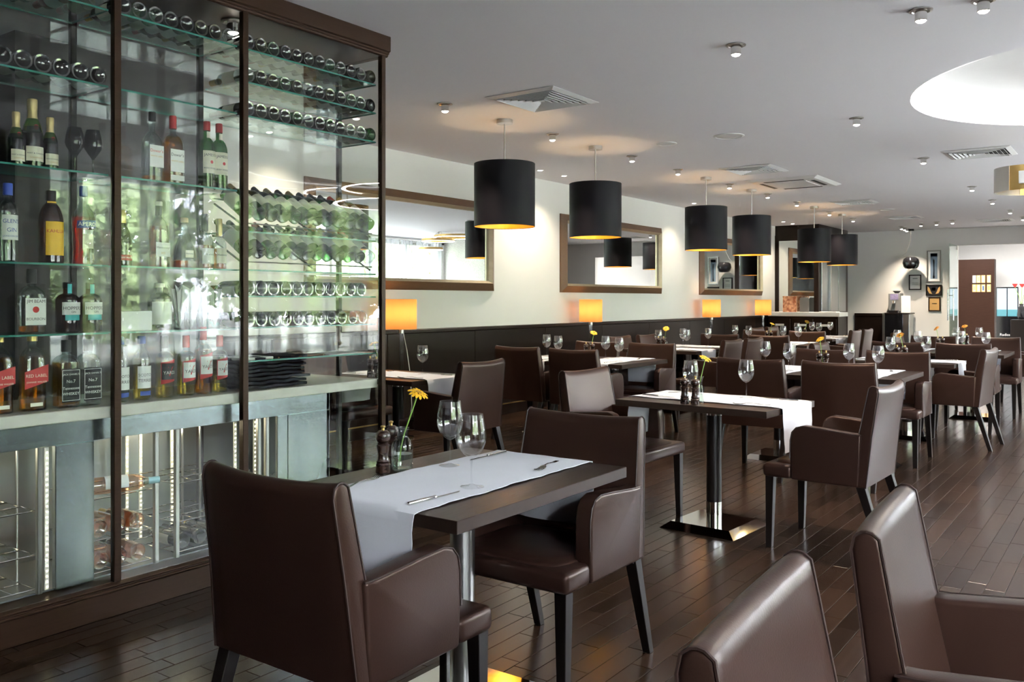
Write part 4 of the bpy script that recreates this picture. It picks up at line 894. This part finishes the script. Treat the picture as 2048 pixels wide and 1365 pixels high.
vent(5.22,5.86,3.39,4.0,'square louvred ceiling vent nearest the bottle cabinet'); vent(9.6,10.24,3.38,3.98,'square louvred ceiling vent beside the flat air conditioner')
vent(13.85,14.4,3.34,3.95,'square louvred ceiling vent behind the flat air conditioner'); vent(9.83,10.46,1.07,1.69,'square louvred ceiling vent beyond the round recess')
vent(16.9,17.5,3.28,3.85,'square louvred ceiling vent near the corner counter'); vent(18.5,19.1,2.0,2.6,'square louvred ceiling vent before the glass door')
t = thing('cassette_air_conditioner', 'flat white cassette air conditioner set in the ceiling', 'air conditioner', (11.32,3.67,H))
link('panel', MB().hexa([(-.47,-.40,-.028),(.47,-.40,-.028),(.47,.40,-.028),(-.47,.40,-.028)], [(-.53,-.46,0),(.53,-.46,0),(.53,.46,0),(-.53,.46,0)]).mesh('panel', M['vent'], bevel=.006), t)
link('intake_grille', MB().box(-.30,.30,-.25,.25,-.034,-.028).mesh('intake_grille', M['vent'], bevel=.004), t)
for a in ((-.42,-.36,-.25,.25),(.36,.42,-.25,.25),(-.28,.28,-.35,-.30),(-.28,.28,.30,.35)):
    f = link('outlet_shade', MB().box(a[0],a[1],a[2],a[3],-.0305,-.028).mesh('outlet_shade', M['black']), t)  # black plates paint the shade inside the outlet slots
def speaker(x, y, r, label):
    t = thing('ceiling_speaker', label, 'speaker', (x,y,H)); link('rim', MB().lathe([(r*.86,-.002),(r*.86,-.008),(r,-.004),(r,0)], 32).mesh('rim', M['vent'], True), t); link('grille', MB().lathe([(0,-.006),(r*.86,-.005)], 32).mesh('grille', M['vent'], True), t)
speaker(7.775, 3.12, .14, 'round white ceiling speaker between pendants and aisle spots'); speaker(7.80, 3.76, .10, 'small round white ceiling cover beside the second pendant'); speaker(15.6, 3.5, .12, 'round white ceiling speaker far along the pendants')
t = thing('smoke_detector', 'small white smoke detector near the round recess', 'smoke detector', (5.05,.42,H)); link('base', MB().lathe([(0,-.03),(.04,-.03),(.055,-.012),(.055,0)], 24).mesh('base', M['vent'], True), t); link('sensor', MB().lathe([(0,-.042),(.02,-.042),(.025,-.03)], 16).mesh('sensor', M['vent'], True), t)
# ring chandeliers
def ring_light(x, y, zs, label):
    t = thing('ring_chandelier', label, 'chandelier', (x,y,0))
    for i, (dx, dy, z, r) in enumerate(zs):
        n = 48; pr = [(r-.025,z),(r+.025,z),(r+.025,z+.05),(r-.025,z+.05),(r-.025,z)]
        b = link('ring', MB().loft([(a,a,2,q) for a, q in pr], n, (dx,dy,0)).mesh('ring', M['brass'], True, angle=40), t)
        link('led_line', MB().loft([(r-.022,r-.022,2,z-.004),(r+.022,r+.022,2,z-.004),(r+.024,r+.024,2,z+.012)], n, (dx,dy,0)).mesh('led_line', M['ledw']), b)
        for k in range(3):
            a = k*2*pi/3; link('cable', MB().tube([(dx+r*cos(a),dy+r*sin(a),z+.05),(dx*.2,dy*.2,H if x > 10 else DT)], .002, 5).mesh('cable', M['nickel']), t)
ring_light(7.92, -.35, [(0,0,2.70,.60),(-.12,.1,2.50,.68)], 'double brass ring chandelier hanging in the round recess')
ring_light(14.9, -.35, [(.55,0,2.76,.50),(-.1,0,2.64,.34),(-.35,0,2.44,.24)], 'triple brass ring chandelier hanging near the windows')
# open steel pendant beyond the round recess
def arc(r0, a0, a1, z0, z1, m, nm, par, n=20):
    return link(nm, MB().grid(lambda u, v: (r0*cos(a0+(a1-a0)*u), r0*sin(a0+(a1-a0)*u), z0+(z1-z0)*v), n, 1).mesh(nm, M[m], True, solid=.004), par)
t = thing('steel_pendant', 'drum pendant of brushed steel and brass bands hanging past the recess', 'pendant light', (9.27,.86,2.33))
arc(.28, R(20), R(152), 0, .22, 'brushed', 'steel_band', t); arc(.272, R(152), R(380), 0, .22, 'brass', 'brass_band', t, 32)
link('driver_box', MB().box(-.31,-.275,-.02,.05,.05,.16).mesh('driver_box', M['vent'], bevel=.004), t)
link('rod', MB().cyl((0,0,0), .008, .1, H-2.33, 10).mesh('rod', M['nickel'], True, angle=40), t); link('spider', MB().tube([(-.27,0,.11),(.27,0,.11)], .004, 6).mesh('spider', M['nickel']), t)
link('bulb', MB().lathe([(0,.02),(.03,.04),(.02,.09),(0,.1)], 14).mesh('bulb', M['bulb'], True), t)
# ================================================================ CORNER COUNTER
t = thing('corner_counter', 'dark drawer counter with white slab top in the far corner', 'counter', (17.17,4.70,0))
link('body', MB().box(.03,.6,.03,1.38,0,1.03).mesh('body', M['wenge'], bevel=.003, seg=1), t)
link('top_slab', MB().box(0,.6,0,1.38,1.03,1.11).mesh('top_slab', M['white'], bevel=.004), t)
for y0 in (.06, .50, .94):
    for k in range(3):
        d = link('drawer', MB().box(.012,.03,y0,y0+.40,.08+k*.31,.36+k*.31).mesh('drawer', M['wenge'], bevel=.002, seg=1), t)
        link('handle', MB().box(-.006,.012,y0+.12,y0+.29,.22+k*.31,.26+k*.31).mesh('handle', M['vent'], bevel=.003), d)
M['copper'] = mat('copper flecked print', (.30,.08,.03), .4, col2=(.75,.42,.25), nscale=16, contrast=True)
t = thing('patterned_box', 'copper patterned gift box on the corner counter', 'box', (17.42,5.72,1.11), .1); link('box', MB().box(-.05,.05,-.13,.13,0,.31).mesh('box', M['copper'], bevel=.003), t); link('lid_edge', MB().box(-.052,.052,-.132,.132,.29,.315).mesh('lid_edge', M['copper'], bevel=.002), t)
t = thing('grey_folder', 'grey rounded menu folder leaning beside the copper box', 'folder', (17.5,5.46,1.11)); link('cover', MB().prism([(-.09,0),(.09,0),(.09,.26),(.07,.29),(-.07,.29),(-.09,.26)], 'x', -.012, .012).mesh('cover', mat('grey card', (.10,.10,.10), .6, col2=(.13,.13,.13)), bevel=.002), t); link('pages', MB().box(-.008,.008,-.085,.085,.004,.27).mesh('pages', M['paper']), t)
tag(link('white_tray', MB().box(17.25,17.5,4.78,5.1,1.111,1.125).mesh('white_tray', M['white'], bevel=.004)), 'flat white tray at the end of the corner counter', 'tray')
# ================================================================ BACK WALL
def picture(y0, y1, z0, z1, label, fm, art, mount=.02, x=XB, sgn=-1):
    t = thing('framed_picture', label, 'picture', (x,0,0))
    fw = .022
    for nm, a in (('b',(y0,y1,z0,z0+fw)),('t',(y0,y1,z1-fw,z1)),('l',(y0,y0+fw,z0+fw,z1-fw)),('r',(y1-fw,y1,z0+fw,z1-fw))):
        link('frame_bar', MB().box(-.028,0,*a).mesh('frame_bar', M[fm], bevel=.003, seg=1), t)
    link('mount', MB().box(-.012,-.006,y0+fw,y1-fw,z0+fw,z1-fw).mesh('mount', M['paper']), t)
    for (a, b, c, d, m) in art: link('print', MB().box(-.0135,-.012,y0+(y1-y0)*a,y0+(y1-y0)*b,z0+(z1-z0)*c,z0+(z1-z0)*d).mesh('print', M[m]), t)
    return t
M['posterblue'] = mat('poster blue', (.16,.24,.36), .4, col2=(.28,.36,.46), nscale=4); M['navyprint'] = mat('poster navy', (.04,.08,.20), .4, col2=(.06,.1,.24))
M['trophy'] = mat('trophy print', (.30,.29,.27), .4, col2=(.20,.20,.20), nscale=20); M['goldprint'] = mat('gold paper', (.62,.36,.12), .5, col2=(.72,.45,.17), nscale=12); M['purple'] = mat('purple print', (.14,.10,.32), .5, col2=(.5,.45,.6), nscale=30)
picture(3.516,3.789,1.73,2.41,'tall silver-framed trophy poster by the glass door','nickel',[(.25,.75,.10,.90,'posterblue'),(.25,.75,.80,.90,'navyprint'),(.42,.58,.12,.2,'trophy'),(.465,.535,.2,.6,'trophy'),(.44,.56,.6,.70,'trophy')])
picture(3.90,4.147,1.565,1.893,'black-framed white certificate below the bowl lamp','leg',[(.3,.7,.72,.78,'inkgrey'),(.25,.75,.45,.47,'inkgrey'),(.25,.75,.35,.37,'inkgrey')])
t = picture(3.496,3.809,1.44,1.674,'dark plaque with two gold wheat wings','leg',[(.07,.93,.09,.91,'labelk'),(.38,.64,.45,.75,'labelw')])
for s in (-1, 1):
    link('gold_wing', MB().prism([(3.652+s*.03,1.475),(3.652+s*.09,1.49),(3.652+s*.125,1.56),(3.652+s*.12,1.64),(3.652+s*.085,1.60),(3.652+s*.06,1.53)], 'x', -.016, -.0135).mesh('gold_wing', M['goldprint']), t)
picture(3.525,3.759,1.11,1.415,'brown-framed gold certificate below the plaque','cabwood',[(.06,.94,.06,.94,'goldprint'),(.3,.7,.5,.56,'inkk')])
t = thing('bowl_pendant', 'glossy black bowl lamp hanging on a curved cord by the back wall', 'pendant light', (20.22,4.05,0))
link('canopy', MB().cyl((0,0,0), .06, H-.04, H, 20).mesh('canopy', M['blackgloss'], True, angle=40), t)
link('cord', MB().tube([(0,0,H-.04),(0,.01,2.65),(0,.04,2.5),(0,.12,2.34),(0,.17,2.30),(0,.12,2.285),(0,0,2.27)], .007, 6).mesh('cord', M['nickel'], True), t)
link('bowl', MB().lathe([(0,2.27),(.03,2.265),(.10,2.26),(.15,2.22),(.168,2.14),(.15,2.06),(.12,2.02),(.115,2.025),(.14,2.07),(.155,2.14),(.13,2.22),(0,2.25)], 32).mesh('bowl', M['blackgloss'], True, angle=60), t)
t = thing('coffee_station', 'black coffee station cabinet with grey side panel', 'cabinet', (19.95,4.02,0))
link('body', MB().box(0,.5,.14,.5,0,1.05).mesh('body', M['blackgloss'], bevel=.003), t); link('side_panel', MB().box(.02,.5,.02,.14,0,1.04).mesh('side_panel', M['stainless'], bevel=.003), t); link('top', MB().box(-.01,.5,0,.52,1.05,1.075).mesh('top', M['leg'], bevel=.003), t)
link('metal_post', MB().box(-.03,0,.50,.54,0,1.07).mesh('metal_post', M['nickel']), t)
t = thing('coffee_machine', 'grey espresso machine with open menu cards on the coffee station', 'coffee machine', (20.1,4.08,1.075))
link('body', MB().box(0,.3,.16,.40,.02,.42).mesh('body', mat('machine grey', (.22,.22,.22), .4, col2=(.28,.28,.28)), bevel=.012), t); link('hopper', MB().lathe([(.04,.42),(.08,.46),(.085,.47),(0,.47)], 20, (.15,.26,0)).mesh('hopper', M['blackgloss'], True, angle=40), t)
link('drip_tray', MB().box(-.10,0,.18,.38,0,.05).mesh('drip_tray', M['blackgloss'], bevel=.004), t); link('spout', MB().box(-.07,0,.25,.31,.20,.26).mesh('spout', M['chrome'], bevel=.006), t); link('side_screen', MB().box(-.004,0,.20,.36,.28,.40).mesh('side_screen', M['purple']), t)
tag(link('menu_card', MB().box(-.004,.004,-.09,.09,0,.36).mesh('menu_card', M['paper'], bevel=.001, seg=1), None, (20.05,4.12,1.077), (0,R(4),.2)), 'white menu card standing beside the espresso machine', 'menu')
# glass door
t = thing('glass_door', 'open frameless glass door with long steel pull handles', 'door', (19.58,3.2,0))
link('door_leaf', MB().box(0,.9,-.006,.006,.01,2.49).mesh('door_leaf', glass('door glass', (.82,.91,.88), 1.5, .06)), t)
for s in (-1, 1):
    link('pull_handle', MB().tube([(.12,s*.05,.93),(.12,s*.05,1.56)], .014, 10).tube([(.12,0,1.05),(.12,s*.05,1.05)], .008, 8).tube([(.12,0,1.44),(.12,s*.05,1.44)], .008, 8).mesh('pull_handle', M['chrome'], True, angle=50), t)
for z in (.05, 2.40): link('pivot_fitting', MB().box(.82,.9,-.012,.012,z,z+.08).mesh('pivot_fitting', M['chrome']), t)
# lobby pictures and screen
k = 0
for y0, z0, m, lb in ((3.70,1.80,'paper','white'),(3.60,1.80,'goldprint','gold-edged'),(3.49,1.80,'cream','cream'),(3.36,1.80,'posterblue','pale blue'),(3.70,1.56,'goldprint','tan'),(3.60,1.56,'purple','purple and white'),(3.49,1.56,'navyprint','navy'),(3.36,1.56,'brass','brass plaque')):
    picture(y0-.09, y0, z0, z0+.2, 'small %s framed certificate on the lobby wood wall, %s row' % (lb, 'upper' if z0 > 1.7 else 'lower'), 'goldprint' if m != 'paper' else 'nickel', [(.28,.72,.2,.8,m)], x=26)
t = thing('video_screen', 'tall black lobby screen showing two bright pictures', 'screen', (24,2.44,0))
link('case', MB().box(0,.08,0,.47,.35,1.66).mesh('case', M['blackgloss'], bevel=.004), t)
M['screen1'] = emit('screen glow', (.55,.66,.78), .75, (.02,.02,.02)); M['screen2'] = emit('screen teal', (.15,.6,.7), .45, (.02,.02,.02))
for y0 in (.02, .245):
    s = link('screen', MB().box(-.004,0,y0,y0+.205,1.03,1.63).mesh('screen', M['screen1']), t); link('screen_band', MB().box(-.006,-.004,y0,y0+.205,.96,1.12).mesh('screen_band', M['screen2']), s)
vs, fs, tw, th = text('Radisson'); kk = .30/tw
link('lettering', MB().add([(-.003, .235-x*kk, .52+y*kk) for x, y in vs], fs).mesh('lettering', M['inkw']), t)
t = thing('lobby_vase', 'dark vase with red lily stems in the lobby', 'vase', (23.2,2.3,.9)); link('vase', MB().lathe([(0,0),(.06,0),(.09,.1),(.07,.25),(.04,.32),(.05,.36)], 20).mesh('vase', M['blackgloss'], True), t)
for i in range(3):
    a = i*2.1; sm = link('stem', MB().tube([(0,0,.3),(.06*cos(a),.06*sin(a),.55),(.14*cos(a),.14*sin(a),.75)], .006, 6).mesh('stem', M['stem'], True), t)
    link('bloom', MB().lathe([(0,0),(.03,.03),(.06,.09),(.02,.05),(0,.04)], 8, (.14*cos(a),.14*sin(a),.73)).mesh('bloom', M['inkr'], True), sm)
tag(link('lobby_stand', MB().box(23.0,23.4,2.1,2.5,0,.9).mesh('lobby_stand', M['leg'], bevel=.01)), 'dark plinth under the lobby vase', 'plinth')
